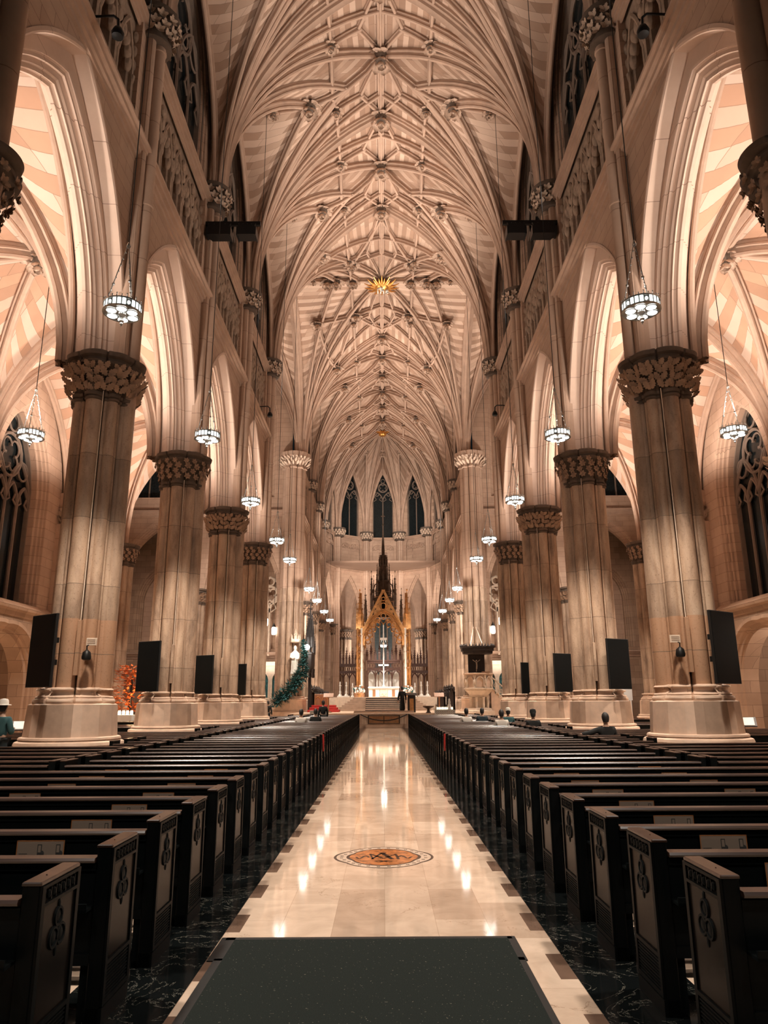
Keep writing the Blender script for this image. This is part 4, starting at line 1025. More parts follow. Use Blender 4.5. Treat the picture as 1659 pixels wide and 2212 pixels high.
def pew_body(x0, x1):
    """meshes between the bench ends, x0 < x1 (right-hand side)"""
    key = ('pew', round(x0, 2), round(x1, 2))
    if key in CACHE: return CACHE[key]
    back = MB(); back.loft([[(x, .03, .30), (x, .012, .845), (x, .036, .845), (x, .058, .30)] for x in (x0, x1)], True, True, True)
    back.box(x0, .0, .80, x1, .014, .83); back.box(x0, .012, .30, x1, .03, .36)
    rail = MB(); rail.loft([[(x, -.03, .846), (x, -.036, .858), (x, -.028, .872), (x, .05, .876), (x, .058, .862), (x, .05, .846)] for x in (x0, x1)], True, True, True)
    seat = MB(); seat.bbox(x0, .03, .43, x1, .38, .46, .008); seat.box(x0, .34, .37, x1, .36, .43)
    kn = MB(); kn.box(x0 + .05, -.27, .20, x1 - .05, -.13, .225); kn.bbox(x0 + .05, -.275, .225, x1 - .05, -.125, .265, .012, 1)
    for i in range(max(2, int((x1 - x0) / 1.2) + 1)):
        xx = x0 + .12 + (x1 - x0 - .3) * i / max(1, int((x1 - x0) / 1.2)); kn.box(xx, -.24, .0, xx + .05, -.17, .20)
    ft = MB()
    n = max(2, int((x1 - x0) / 1.6) + 1)
    for i in range(n):
        xx = x0 + (x1 - x0 - .06) * i / (n - 1); ft.box(xx, .05, 0, xx + .06, .34, .43)
    ft.box(x0, .2, .40, x1, .26, .43)
    sh = MB(); sh.box(x0, -.10, .60, x1, .01, .615); sh.box(x0, -.10, .60, x1, -.09, .645)
    CACHE[key] = {}
    for s in (-1, 1):
        m = s < 0
        CACHE[key][s] = dict(back=back.mesh('pew_back', M['wood'], 0, m), top_rail=rail.mesh('pew_top_rail', M['wood_rail'], 40, m), seat=seat.mesh('pew_seat', M['wood'], 0, m),
                             kneeler=kn.mesh('kneeler', [M['wood'], M['cushion']], 0, m), support=ft.mesh('pew_support', M['wood'], 0, m), book_rack=sh.mesh('book_rack', M['wood'], 0, m))
    return CACHE[key]
M['cushion'] = simple('kneeler_pad', (0.40, 0.28, 0.19), 0.5)
def card_meshes():
    """paper notice in landscape: orange frame, lines of text, two telephones in hand (the code square is left out)"""
    W, H = .335, .175
    a = MB(); a.box(-W / 2, -.004, 0, W / 2, 0, H)
    fr = MB(); t = .006
    for x0, z0, x1, z1 in ((-W / 2, 0, W / 2, t), (-W / 2, H - t, W / 2, H), (-W / 2, 0, -W / 2 + t, H), (W / 2 - t, 0, W / 2, H), (-W / 2, .012, W / 2, .030)): fr.box(x0, -.0055, z0, x1, -.004, z1)
    ink = MB()
    for i in range(5):
        ink.box(-W / 2 + .018, -.0052, .05 + i * .009, -W / 2 + .018 + (.11, .12, .105, .115, .06)[i], -.004, .0535 + i * .009)
    for k, xc in enumerate((-.005, .125)):
        for i in range(3): ink.box(xc - .022, -.0052, .045 + i * .009, xc + .022, -.004, .0485 + i * .009)
    ph = MB(); xc = 0
    ph.box(-.015, -.0055, -.004, .015, -.004, .064); ph.sphere((.017, -.004, .004), .017, 8, 5, 0, (1, .2, 1.2)); ph.box(-.016, -.0058, -.071, .020, -.0052, -.058)
    ph.box(-.010, -.0065, .012, .010, -.0055, .058, 1)
    return a.mesh('card', M['paper'], 0), fr.mesh('card_frame', M['orange'], 0), ink.mesh('card_text', M['ink'], 0), ph.mesh('phone_drawing', [M['ink'], M['paper']], 0)
CARD = card_meshes()
def add_card(parent, x):
    c = obj('notice_card', CARD[0], parent, (x, -.004, .635), 0, 'buff paper notice card with orange frame and phone drawings')
    obj('frame', CARD[1], c); obj('printed_lines', CARD[2], c)
    for xc in (-.005, .125): obj('phone_drawing', CARD[3], c, (xc, 0, .085))
def pew(side, y, x0, x1, label, ends=(True, True), cards=(), group='church pews'):
    t = thing('pew', label, 'pew', (0, y, 0), 0, group)
    for nm, me in pew_body(x0 + .085, x1 - (.085 if ends[1] else 0))[side].items(): obj(nm, me, t)
    b, c, f, d, o = PE[side]
    e = obj('bench_end', b, t, (side * x0, 0, 0)); obj('cap', c, e); obj('carved_frame', f, e); obj('field_panel', d, e); obj('ornament', o, e)
    if ends[1]:
        e = obj('bench_end', b, t, (side * (x1 - .085), 0, 0)); obj('cap', c, e)
    for cx in cards: add_card(t, side * cx)
    return t
NROW = 50
for s in (-1, 1):
    for i in range(NROW):
        y = PEW_Y + PEW_P * i + (.07 if s > 0 else 0)
        cards = [2.42, 3.85, 5.3] if y < 10.3 else ([2.42, 3.85] if i < 22 else [])
        rows = '%s row counting from the grey mat' % ordinal(i + 1)
        if y < 10.5: pew(s, y, 1.6, 8.2, 'dark wooden pew %s of the marble walk, %s' % (SIDE[s], rows), (True, False), cards)
        else:
            pew(s, y, 1.6, 4.68, 'dark wooden pew %s of the marble walk, %s' % (SIDE[s], rows), (True, True), cards)
            near = min(abs(y + .2 - c) for c in COLS + [48.6]) < 1.75
            pew(s, y, 4.76, 5.98 if near else 12.4, '%s wooden pew of the %s outer block, %s' % ('short' if near else 'long', SIDE[s], rows), (True, near), [], 'outer block pews')
# red cords closing two rows
for s in (-1, 1):
    mb = MB(); y = PEW_Y + PEW_P * 17.0
    mb.tube([(s * 1.55, y + .02, .93), (s * 1.545, y + .03, .8), (s * 1.545, y + .06, .62), (s * 1.55, y + .1, .52)], .022, 8)
    tag(obj('rope', mb.mesh('rope', M['red'])), 'short red cord hanging on a pew end %s of the walk' % SIDE[s], 'rope')

# ------------------------------------------------------------------ entrance mat
mat_o = thing('floor_mat', 'large dark grey ribbed mat lying on the marble walk in front', 'mat', (0, 0, 0))
mb = MB(); mb.box(-1.13, 1.0, .007, .925, 6.13, .018); obj('pile', mb.mesh('pile', M['carpet'], 0), mat_o)
mb = MB(); z = .015
for x0, y0, x1, y1 in ((-1.19, 1.0, -1.13, 5.72), (.925, 1.0, .97, 5.72), (-1.20, 6.13, .96, 6.19), (-1.235, 5.68, -1.13, 6.19), (.925, 5.66, .985, 6.19)):
    mb.box(x0, y0, .007, x1, y1, z)
obj('rubber_border', mb.mesh('rubber_border', M['rubber'], 0), mat_o)

# ------------------------------------------------------------------ inlaid quatrefoil medallion
med = thing('floor_medallion', 'inlaid quatrefoil medallion with a dark monogram in the marble walk', 'floor inlay', (-.01, 9.17, .006))
def quatre(rx, ry, lobex, n=96):
    """outline: large upright lobe pair crossed by two side lobes"""
    circ = [(0, 0, ry)] if False else []
    out = []
    for i in range(n):
        a = 2 * pi * i / n; best = 0
        for cx, cy, r in ((0, ry * .22, ry * .78), (0, -ry * .22, ry * .78), (rx - lobex, 0, lobex), (-(rx - lobex), 0, lobex)):
            dx, dy = cos(a), sin(a); b = dx * cx + dy * cy; q = b * b - (cx * cx + cy * cy - r * r)
            if q >= 0: best = max(best, b + sqrt(q))
        out.append((best * cos(a), best * sin(a)))
    return out
for k, (nm, mat, rx, ry, lb) in enumerate((('outer_band', 'inlay_black', .575, .59, .40), ('cream_band', 'inlay_cream', .545, .565, .375), ('inner_band', 'inlay_black', .43, .47, .27), ('core', 'inlay_orange', .395, .44, .245))):
    mb = MB(); mb.prism(quatre(rx, ry, lb), .0, .0006 * (k + 1)); obj(nm, mb.mesh(nm, M[mat], 0), med)
mb = MB()
def stroke(x0, y0, x1, y1, w_, z=.0036):
    l = hypot(x1 - x0, y1 - y0); nx, ny = -(y1 - y0) / l * w_ / 2, (x1 - x0) / l * w_ / 2
    mb.prism([(x0 + nx, y0 + ny), (x0 - nx, y0 - ny), (x1 - nx, y1 - ny), (x1 + nx, y1 + ny)], .002, z)
stroke(-.02, .22, .10, -.14, .05); stroke(-.02, .22, -.14, -.14, .025); stroke(-.10, .0, .07, .0, .022); stroke(-.06, .22, .03, .22, .03)
stroke(-.16, .16, -.12, -.14, .022); stroke(-.16, .16, 0, -.1, .028); stroke(0, -.1, .14, .14, .022); stroke(.14, .14, .17, -.14, .03)
for sg in (-1, 1):
    pts = [(sg * (.17 + .03 * t), -.02 + .09 * sin(t * 1.3)) for t in range(6)]
    for p, q in zip(pts[:-1], pts[1:]): stroke(*p, *q, .024)
stroke(-.1, -.25, .1, -.25, .018); stroke(-.04, -.29, .04, -.21, .018); stroke(.04, -.29, -.04, -.21, .018)
obj('monogram', mb.mesh('monogram', M['inlay_black'], 0), med)
mb = MB()
for i in range(28):
    a = 2 * pi * (i + .5) / 28; o1, o2 = quatre(.545, .565, .375, 28 * 2)[2 * i + 1], quatre(.43, .47, .27, 28 * 2)[2 * i + 1]
    px, py = (o1[0] + o2[0]) / 2, (o1[1] + o2[1]) / 2
    mb.prism([(px + .020 * cos(b), py + .020 * sin(b) * (1 if j % 2 else .4)) for j, b in enumerate([2 * pi * q / 8 for q in range(8)])], .001, .0026)
obj('band_marks', mb.mesh('band_marks', M['inlay_black'], 0), med)

# ------------------------------------------------------------------ hanging lamps
def chandelier_meshes():
    R, H = .385, .21; r = {}
    g = MB(); n = 24
    for i in range(n):                                             # glazed side panels
        a0, a1 = 2 * pi * (i + .16) / n, 2 * pi * (i + .84) / n
        if i % 4 == 1:
            c = (a0 + a1) / 2; rr = R * .995
            g.prism([(c + .085 * cos(b) , .5 + .19 * sin(b)) for b in [2 * pi * j / 10 for j in range(10)]], .985, .995, 0, lambda u, v, d: (R * d * cos(u), R * d * sin(u), -H + v * H))
            continue
        q = lambda a, z, k: (R * k * cos(a), R * k * sin(a), z)
        g.add([q(a0, -H * .84, .99), q(a1, -H * .84, .99), q(a1, -H * .14, .99), q(a0, -H * .14, .99)], [(0, 1, 2, 3)])
    r['glass_panels'] = g.mesh('glass_panels', M['lampglass2'], 0)
    d = MB()
    for i in range(6):                                             # round opal discs in the underside
        a = 2 * pi * i / 6; d.sphere((R * .62 * cos(a), R * .62 * sin(a), -H - .012), R * .27, 14, 6, 0, (1, 1, .22))
    d.sphere((0, 0, -H - .01), R * .20, 12, 6, 0, (1, 1, .25))
    r['opal_discs'] = d.mesh('opal_discs', M['lampglass'], 50)
    f = MB()
    for z0, z1, k in ((-.04, .0, 1.05), (-H, -H + .03, 1.05)):
        f.lathe([(R * .95, z0), (R * k, z0 + .005), (R * k, z1 - .005), (R * .95, z1)], (0, 0, 0), 32, cap=False)
    f.lathe([(R * .955, -H), (R * .955, 0)], (0, 0, 0), 32, cap=False)
    for i in range(n):
        a = 2 * pi * i / n; f.tube([(R * cos(a), R * sin(a), -H), (R * cos(a), R * sin(a), 0)], .010, 5)
    f.lathe([(R * .95, -H + .012), (R * .3, -H + .006), (.03, -H - .004)], (0, 0, 0), 32, cap=False)
    for i in range(6):
        a = 2 * pi * i / 6; f.tube([(R * .62 * cos(a) + R * .29 * cos(b), R * .62 * sin(a) + R * .29 * sin(b), -H - .006) for b in [2 * pi * j / 14 for j in range(14)]], .012, 5, 0, True)
    r['drum_frame'] = f.mesh('drum_frame', M['silver'], 40)
    c = MB()
    for i in range(24):                                            # cresting
        a = 2 * pi * i / 24; hh = .07 if i % 2 else .04
        c.tube([(R * cos(a), R * sin(a), 0), (R * cos(a), R * sin(a), hh)], .012, 5, 0, False, lambda t: 1.3 - t); c.sphere((R * cos(a), R * sin(a), hh), .016, 6, 4)
    r['cresting'] = c.mesh('cresting', M['silver'], 40)
    p = MB(); p.lathe([(.07, -H), (.09, -H - .03), (.05, -H - .06), (.03, -H - .1), (.05, -H - .14), (.055, -H - .17), (.025, -H - .2), (.035, -H - .235), (.015, -H - .26), (.004, -H - .30)], (0, 0, 0), 10)
    r['pendant'] = p.mesh('pendant', M['silver'], 50)
    ch = MB()
    for i in range(3):
        a = 2 * pi * i / 3 + .5; ch.tube([(R * .9 * cos(a), R * .9 * sin(a), .0), (.02 * cos(a), .02 * sin(a), 1.42)], .011, 5)
        for k in range(9):
            t = k / 9; ch.sphere((R * .9 * cos(a) * (1 - t), R * .9 * sin(a) * (1 - t), 1.42 * t), .02 if k != 3 else .035, 6, 4)
    ch.lathe([(.03, 1.38), (.05, 1.42), (.03, 1.48), (.012, 1.52)], (0, 0, 0), 8)
    r['chains'] = ch.mesh('chains', M['silver'], 40)
    return r
CHM = chandelier_meshes()
RIDGE_N = [(0.0, BAY / 2 * i / 8, Z_CROWN) for i in range(9)] + [(6.95 * i / 8, BAY / 2, 29.4 + (Z_CROWN - 29.4) * (1 - i / 8) ** 3) for i in range(1, 9)]
LCR = CROSS_E - CROSS_W
RIDGE_C = [(0.0, LCR / 2 * i / 8, Z_CROWN) for i in range(9)] + [(6.95 * i / 8, LCR / 2, Z_CROWN) for i in range(1, 9)]
def ceil_z(x, y):
    x = abs(x)
    if x > 8: return None
    if y < CROSS_W: q = (y - COLS[0]) % BAY; return fan_z((6.75, 0, Z_SPR), RIDGE_N, x, min(q, BAY - q))
    if y < CROSS_E: q = y - CROSS_W; return fan_z((6.75, 0, Z_SPR), RIDGE_C, x, min(q, LCR - q))
    q = (y - CROSS_E) % CBAY; return fan_z((6.75, 0, Z_SPR), RIDGE_N, x, min(q, CBAY - q))
def chandelier(x, y, z, ztop, label, group, power=260, pt=14, scale=1.0):
    ztop = ceil_z(x, y) or ztop
    t = thing('hanging_lamp', label, 'hanging lamp', (x, y, z), (x * 1.3 + y) % 1.0, group)
    if scale != 1: t.scale = (scale,) * 3
    for k, me in CHM.items(): obj(k, me, t)
    mb = MB(); mb.tube([(0, 0, 1.5), (0, 0, (ztop - z) / scale)], .013, 5); obj('suspension_cord', mb.mesh('cord', M['metal'], 40), t)
    if power: spot('lamp_light', (x, y, z - .62), (x, y, 0), power, 104, 0.6, (1, .86, .72), .30)
    if pt: point('lamp_glow', (x, y, z + .35), pt, (1, .90, .80), .25)
    return t
LAMPN = ['largest and first in the row', 'second along the row', 'third along the row', 'fourth along, before the crossing']
for s in (-1, 1):
    for i, y in enumerate([13.95 + BAY * k for k in range(4)]):
        chandelier(s * 5.5, y, 9.92, 27.0, 'lit drum lamp hung %s of the nave, %s' % (SIDE[s], LAMPN[i]), 'nave lamps', 560 * LAMPK)
    for i, y in enumerate((42.4, 54.0)):
        chandelier(s * 5.5, y, 9.92, 29.5, 'lit drum lamp on the %s of the crossing, on its %s side' % (SIDE[s], ('near', 'far')[i]), 'crossing lamps', 560 * LAMPK)
    for i, y in enumerate((60.5, 68.0, 75.5)):
        chandelier(s * 5.5, y, 9.92, 26.5, 'small lit drum lamp over the %s choir stalls, %s of three' % (SIDE[s], ORD[i]), 'chancel lamps', 420 * LAMPK, 10)
    for i, y in enumerate((21.65, 29.35, 37.05)):
        chandelier(s * 11.05, y, 10.0, 16.4, 'lit drum lamp hanging from the %s aisle vault, %s bay' % (SIDE[s], ORD[i]), 'aisle lamps', 420 * LAMPK, 10)
    chandelier(s * 13.6, 48.2, 9.9, 32.4, 'lit drum lamp far off in the %s transept' % SIDE[s], 'transept lamps', 420 * LAMPK, 10)
chandelier(0, 79.0, 7.55, 17.5, 'small lit sanctuary lamp hanging behind the altar cross', None, 0, 60, 1.0)
# ------------------------------------------------------------------ screens and fittings on the columns
def tv(side, y, i):
    """upright flat screen bracketed to the aisle-side flank of a column, angled to the pews"""
    t = thing('display_screen', 'tall black display screen on the %s column, %s' % (SIDE[side], POSN[i]), 'screen', (side * 7.72, y - 1.02, 2.08), side * radians((36, 30, 30, 30)[i - 1]))
    hx = .50
    a = MB(); a.bbox(-hx, -.02, 0, hx, .045, 1.62, .006); obj('housing', a.mesh('housing', M['plastic'], 0), t)
    a = MB(); a.box(-hx + .02, -.024, .02, hx - .02, -.0195, 1.60); obj('glass', a.mesh('glass', M['screen'], 0), t)
    a = MB(); a.box(-.06, .045, .5, .06, .36, .62); a.box(-.06, .045, 1.0, .06, .36, 1.12); a.box(-.2, .045, .4, .2, .08, 1.25); obj('bracket', a.mesh('bracket', M['metal'], 0), t)
    return t
for s in (-1, 1):
    for i in (1, 2, 3, 4): tv(s, COLS[i], i)
    for i in (1, 2, 3, 4):
        y = COLS[i]
        t = thing('loudspeaker_column', 'slim grey line loudspeaker strapped to the %s column, %s' % (SIDE[s], POSN[i]), 'loudspeaker', (s * 7.02, y - .74, 2.35))
        a = MB(); a.bbox(-.045, -.06, 0, .045, .06, 1.25, .008); obj('case', a.mesh('case', M['spk'] if 'spk' in M else M['column'], 0), t)
        a = MB(); a.tube([(0, 0, 1.25), (0, .02, 7.0)], .012, 5); obj('cable', a.mesh('cable', M['cream'], 40), t)
    # holy-image plaque and small niche lamp on the nearest columns
    t = thing('wall_plaque', 'small pale plaque on the nearest %s column' % SIDE[s], 'plaque', (s * 6.72, 17.06, 3.02))
    a = MB(); a.bbox(-.12, -.02, 0, .12, .02, .17, .006); obj('plate', a.mesh('plate', M['cream'], 0), t)
    a = MB()
    for j in range(3): a.box(-.09, -.025, .04 + j * .04, .09, -.019, .055 + j * .04)
    obj('inscription', a.mesh('inscription', M['plinth_dark'], 0), t)
    t = thing('holy_water_lamp', 'small hooded sconce under the plaque on the nearest %s column' % SIDE[s], 'sconce', (s * 6.78, 16.98, 2.7))
    a = MB(); a.lathe([(.02, .22), (.09, .16), (.11, .05), (.10, 0), (.05, -.02)], (0, 0, 0), 10); obj('hood', a.mesh('hood', M['metal'], 40), t)
    a = MB(); a.tube([(0, .0, .2), (0, -.02, .3), (0, .12, .34)], .015, 6); obj('arm', a.mesh('arm', M['metal']), t)
    # gooseneck lamps on the string course
    for i, y in enumerate((13.6, 44.6 - BAY)):
        t = thing('gooseneck_lamp', 'black gooseneck lamp on the %s string course over the %s arch' % (SIDE[s], ('nearest', 'farthest')[i]), 'lamp', (s * 6.75, y, 17.2))
        a = MB(); a.tube([(0, 0, 0), (-s * .55, 0, .02), (-s * .66, 0, -.08), (-s * .68, 0, -.35)], .03, 7); obj('arm', a.mesh('arm', M['metal'], 40), t)
        a = MB(); a.lathe([(.03, -.3), (.10, -.36), (.15, -.5), (.13, -.58), (.05, -.6)], (-s * .68, 0, 0), 10); obj('head', a.mesh('head', M['metal'], 40), t)
    # spotlight bar at clerestory level
    t = thing('spotlight_bar', 'black bar with two theatre spotlights under the %s clerestory' % SIDE[s], 'stage light', (s * 6.05, 25.0, 19.9))
    a = MB(); a.box(-1.3, -.06, -.06, 1.3, .06, .10); obj('bar', a.mesh('bar', M['metal'], 0), t)
    for j, (x, w_) in enumerate(((.28 * -s * -1, .86), (.80 * -s, .66))):
        a = MB(); a.box(x - w_ / 2, -.28, -.62, x + w_ / 2, .2, -.18); a.box(x - w_ / 2 - .05, -.3, -.66, x - w_ / 2, .22, -.3); a.box(x + w_ / 2, -.3, -.66, x + w_ / 2 + .05, .22, -.3)
        for q in range(5): a.tube([(x - w_ / 2 + q * w_ / 4, -.2, -.2), (x - w_ / 2 + q * w_ / 4, -.1, -.05)], .02, 5)
        obj('lamp_head', a.mesh('lamp_head', M['metal'], 0), t)
    a = MB(); a.tube([(-s * .1 + .12 * cos(b), .05, -.25 + .14 * sin(b)) for b in [pi + pi * i / 8 for i in range(9)]], .018, 5); obj('cable', a.mesh('cable', M['metal']), t)

# ------------------------------------------------------------------ sanctuary platform, altar and baldachin
PZ, AZ = .95, 2.08
mb = MB(); mb.box(-6.4, 50.6, 0, 6.4, 90, PZ); struct('floor_sanctuary', mb.mesh('sanctuary', M['floor'], 0))
mb = MB()
for k in range(3): mb.box(-6.6, 50.2 - .12 * k + .0, PZ - .18 * (k + 1) + .03, 6.6, 50.6, PZ - .18 * k - (.0 if k else .0))
t = thing('sanctuary_parapet', 'low stone parapet closing the marble walk before the steps', 'parapet', (0, 50.15, 0))
a = MB(); a.bbox(-1.95, 0, 0, 1.95, .35, PZ - .12, .01); a.bbox(-2.0, -.05, PZ - .12, 2.0, .4, PZ, .02); a.box(-2, -.06, 0, 2, 0, .28)
obj('stone_body', a.mesh('stone_body', M['plinth_dark'], 0), t)
a = MB()
for sg in (-1, 1):
    for q in range(4): a.box(sg * (1.12 + q * .1) - .02, -.05, .28, sg * (1.12 + q * .1) + .02, 0, PZ - .14)
obj('pilasters', a.mesh('pilasters', M['cream'], 0), t)
t = thing('bronze_gate', 'openwork bronze gate set in the middle of the low parapet', 'gate', (0, 50.05, .28))
a = MB()
for x0, z0, x1, z1 in ((-1.05, 0, 1.05, .05), (-1.05, .5, 1.05, .56), (-1.05, 0, -.98, .56), (.98, 0, 1.05, .56), (-.03, 0, .03, .56)): a.box(x0, -.03, z0, x1, .02, z1)
obj('frame', a.mesh('frame', M['bronze_dark'], 0), t)
a = MB()
for i in range(10):
    for j in range(2):
        xc, zc = -.88 + i * .195, .16 + j * .23
        a.tube([(xc + .085 * cos(b), -.015, zc + .085 * sin(b)) for b in [2 * pi * q / 10 for q in range(10)]], .014, 5, 0, True)
        for q in range(4): a.tube([(xc, -.015, zc), (xc + .08 * cos(q * pi / 2), -.015, zc + .08 * sin(q * pi / 2))], .012, 4)
obj('scrollwork', a.mesh('scrollwork', M['bronze'], 40), t)
a = MB(); a.tube([(-1.55 + 3.1 * i / 16, 49.98, .90 - .55 * (1 - (i / 8 - 1) ** 2) * .75) for i in range(17)], .03, 6)
tag(obj('barrier_rope', a.mesh('barrier_rope', M['metal'])), 'dark rope swagged across the end of the marble walk', 'rope')
# lower dark steps and the altar steps
def steps(name, label, x0, x1, y0, n, rise, tread, z0, mat, sides=0.0):
    t = thing(name, label, 'steps', (0, y0, z0))
    for i in range(n):
        a = MB(); a.bbox(x0 - sides * (n - 1 - i), i * tread, i * rise, x1 + sides * (n - 1 - i), n * tread + (.02 if i < n - 1 else .6), (i + 1) * rise, .015)
        q = obj('step', a.mesh('step', M[mat], 0), t)
        a = MB(); a.box(x0, i * tread - .012, (i + 1) * rise - .045, x1, i * tread + .06, (i + 1) * rise + .004); obj('tread_highlight', a.mesh('tread_highlight', M['plinth'], 0), q)  # pale strip: highlight along each tread edge, put in as colour
    return t
M['step_dark'] = simple('dark_step_stone', (0.085, 0.060, 0.048), 0.25, var=0.2)
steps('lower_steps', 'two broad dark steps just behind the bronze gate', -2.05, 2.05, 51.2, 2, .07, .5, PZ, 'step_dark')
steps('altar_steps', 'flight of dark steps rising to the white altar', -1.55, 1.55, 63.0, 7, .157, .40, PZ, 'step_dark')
for s in (-1, 1):
    t = thing('side_steps', 'pale stone steps stepping down %s of the altar flight' % SIDE[s], 'steps', (s * 1.56, 63.6, PZ))
    for i in range(7):
        a = MB(); x1 = 2.45 - .22 * i; a.bbox(*sorted((0, s * x1))[:1], i * .38, i * .157, sorted((0, s * x1))[1], 6, (i + 1) * .157, .015)
        obj('step', a.mesh('step', M['plinth_dark'], 0), t)
    t = thing('stone_ledge', 'white marble ledge holding candlesticks %s of the altar' % SIDE[s], 'ledge', (s * 3.55, 66.2, AZ - .0))
    a = MB(); a.bbox(-.55, -.1, .0, .55, .5, .12, .02); obj('block', a.mesh('block', M['white_marble'], 0), t)
mb = MB(); mb.box(-5.6, 66.0, PZ, 5.6, 90, AZ); struct('floor_altar', mb.mesh('predella', M['cream'], 0))
t = thing('altar', 'white marble altar table with orange panels under the baldachin', 'altar', (0, 68.0, AZ))
a = MB(); a.bbox(-1.32, 0, 0, 1.32, .9, .80, .02); obj('body', a.mesh('body', M['white_marble'], 0), t)
a = MB(); a.bbox(-1.42, -.08, .80, 1.42, .98, .90, .02); a.box(-1.38, -.05, .72, 1.38, .9, .80); obj('top_slab', a.mesh('top_slab', M['white_marble'], 0), t)
for xc, w_ in ((-.88, .26), (.88, .26)):
    a = MB(); a.prism(arch_path(w_ / 2, .06, .6, .66, 0, 6), -.025, .0, 0, lambda u, z, d: (xc + u, d, z)); obj('side_panel', a.mesh('side_panel', M['orange_stone'] if 'orange_stone' in M else M['wood_red'], 0), t)
a = MB(); a.box(-.36, -.03, .08, .36, 0, .66); obj('relief_panel', a.mesh('relief_panel', M['cream'], 0), t)
a = MB()
a.tube([(-.36, -.03, .08), (.36, -.03, .08), (.36, -.03, .66), (-.36, -.03, .66)], .02, 5, 0, True)
for k in range(7): a.sphere((-.2 + .07 * k, -.035, .25 + .1 * sin(k * 1.3)), .07, 8, 5, 0, (1, .4, 1.2))
obj('relief', a.mesh('relief', M['plinth'], 40), t)
a = MB()
for k in range(18): a.tube([(-1.25 + k * .147 + .05 * cos(b), -.03, .68 + .05 * sin(b)) for b in [pi * i / 6 for i in range(7)]], .012, 4)
obj('cusped_border', a.mesh('cusped_border', M['cream'], 40), t)
t = thing('altar_cross', 'tall slender pale cross standing behind the altar', 'cross', (0, 69.6, AZ))
a = MB(); a.lathe([(.3, 0), (.3, .2), (.16, .3), (.1, .9), (.14, 1.0), (.07, 1.1), (.06, 1.5)], (0, 0, 0), 10); obj('base', a.mesh('base', M['white_marble'], 40), t)
a = MB(); a.box(-.05, -.05, 1.5, .05, .05, 6.6); a.box(-.48, -.05, 2.82, .48, .05, 2.98); a.box(-.32, -.06, 5.2, .32, .06, 5.42); a.sphere((0, 0, 4.9), .12, 8, 5); obj('shaft', a.mesh('shaft', M['white_marble'], 0), t)

def spirelet(mb, x, y, z0, z1, r, n=4, mi=0):
    """small crocketed pinnacle"""
    h = z1 - z0
    mb.lathe([(r, z0), (r, z0 + .35 * h), (r * 1.25, z0 + .37 * h), (r * .9, z0 + .42 * h), (r * .12, z1 - .06 * h), (r * .5, z1 - .04 * h), (r * .1, z1)], (x, y, 0), n, mi, pi / 4)
    for k in range(3):
        zz = z0 + h * (.5 + .14 * k); q = r * (.8 - .22 * k)
        for a in range(4): mb.sphere((x + q * cos(a * pi / 2), y + q * sin(a * pi / 2), zz), r * .28, 5, 4, mi)
def cusped_gable(front):
    """one face of the baldachin in (u, depth, z): pointed arch, openwork rim, steep gable with crockets"""
    mb = MB(); sp, ap = 4.8, 7.9; wd = 1.95
    mp = lambda u, z, d: (u, d, z)
    arch_orders(mb, mp, wd, sp, sp, ap, [(-.16, -.32), (-.18, -.20), (-.10, -.16), (-.12, -.05), (-.05, 0), (.1, .02), (.16, -.05), (.18, -.3)], 14)
    P = arch_path(wd, sp, sp, ap, 0, 10)
    for i, (u, z) in enumerate(P):                                  # lacy cusps hanging from the arch
        if i % 2 == 0 and 1 <= i <= len(P) - 2:
            a = atan2(z - sp - .3, u); cu, cz = u * .84, sp + (z - sp) * .90
            mb.tube([(cu + .24 * cos(b), 0, cz + .24 * sin(b)) for b in [2 * pi * q / 10 for q in range(10)]], .055, 5, 0, True)
            mb.sphere((u * .72, 0, sp + (z - sp) * .8), .10, 6, 4)
    for sg in (-1, 1):                                              # gable rakes
        mb.loft([[(sg * (2.2 - 2.2 * t) + du * sg, dv, 5.6 + 4.4 * t + dz) for du, dv, dz in ((-.10, -.16, 0), (.10, -.16, .1), (.10, .1, .1), (-.10, .1, 0))] for t in (0, .25, .5, .75, 1)], True, True, True)
        for k in range(9):
            t = (k + .5) / 9; leaf(mb, (sg * (2.3 - 2.2 * t), -.05, 5.75 + 4.4 * t), 0 if sg > 0 else pi, .6, .34, .2, 0, random, .9)
    gp = MB()                                                       # pierced panel between arch and gable
    for k in range(10):
        t = k / 9
        for sg in (-1, 1):
            u0 = 2.0 - 1.95 * t; zt = 5.7 + 4.4 * t; zb_ = sp + (ap - sp) * min(1, sqrt(max(0, 1 - ((u0) / 1.95) ** 2)) * 1.02)
            if zt > zb_ + .1: gp.box(min(sg * u0, sg * (u0 - .22)), -.03, zb_, max(sg * u0, sg * (u0 - .22)), .03, zt)
    mb.merge(gp)
    for zc, q in ((8.5, .32), (9.2, .18)): mb.tube([(q * cos(b), -.06, zc + q * sin(b)) for b in [2 * pi * i / 12 for i in range(12)]], .06, 5, 0, True)
    return mb
bal = thing('baldachin', 'tall gilded bronze canopy over the altar with a dark central spire', 'canopy', (0, 70.4, AZ))
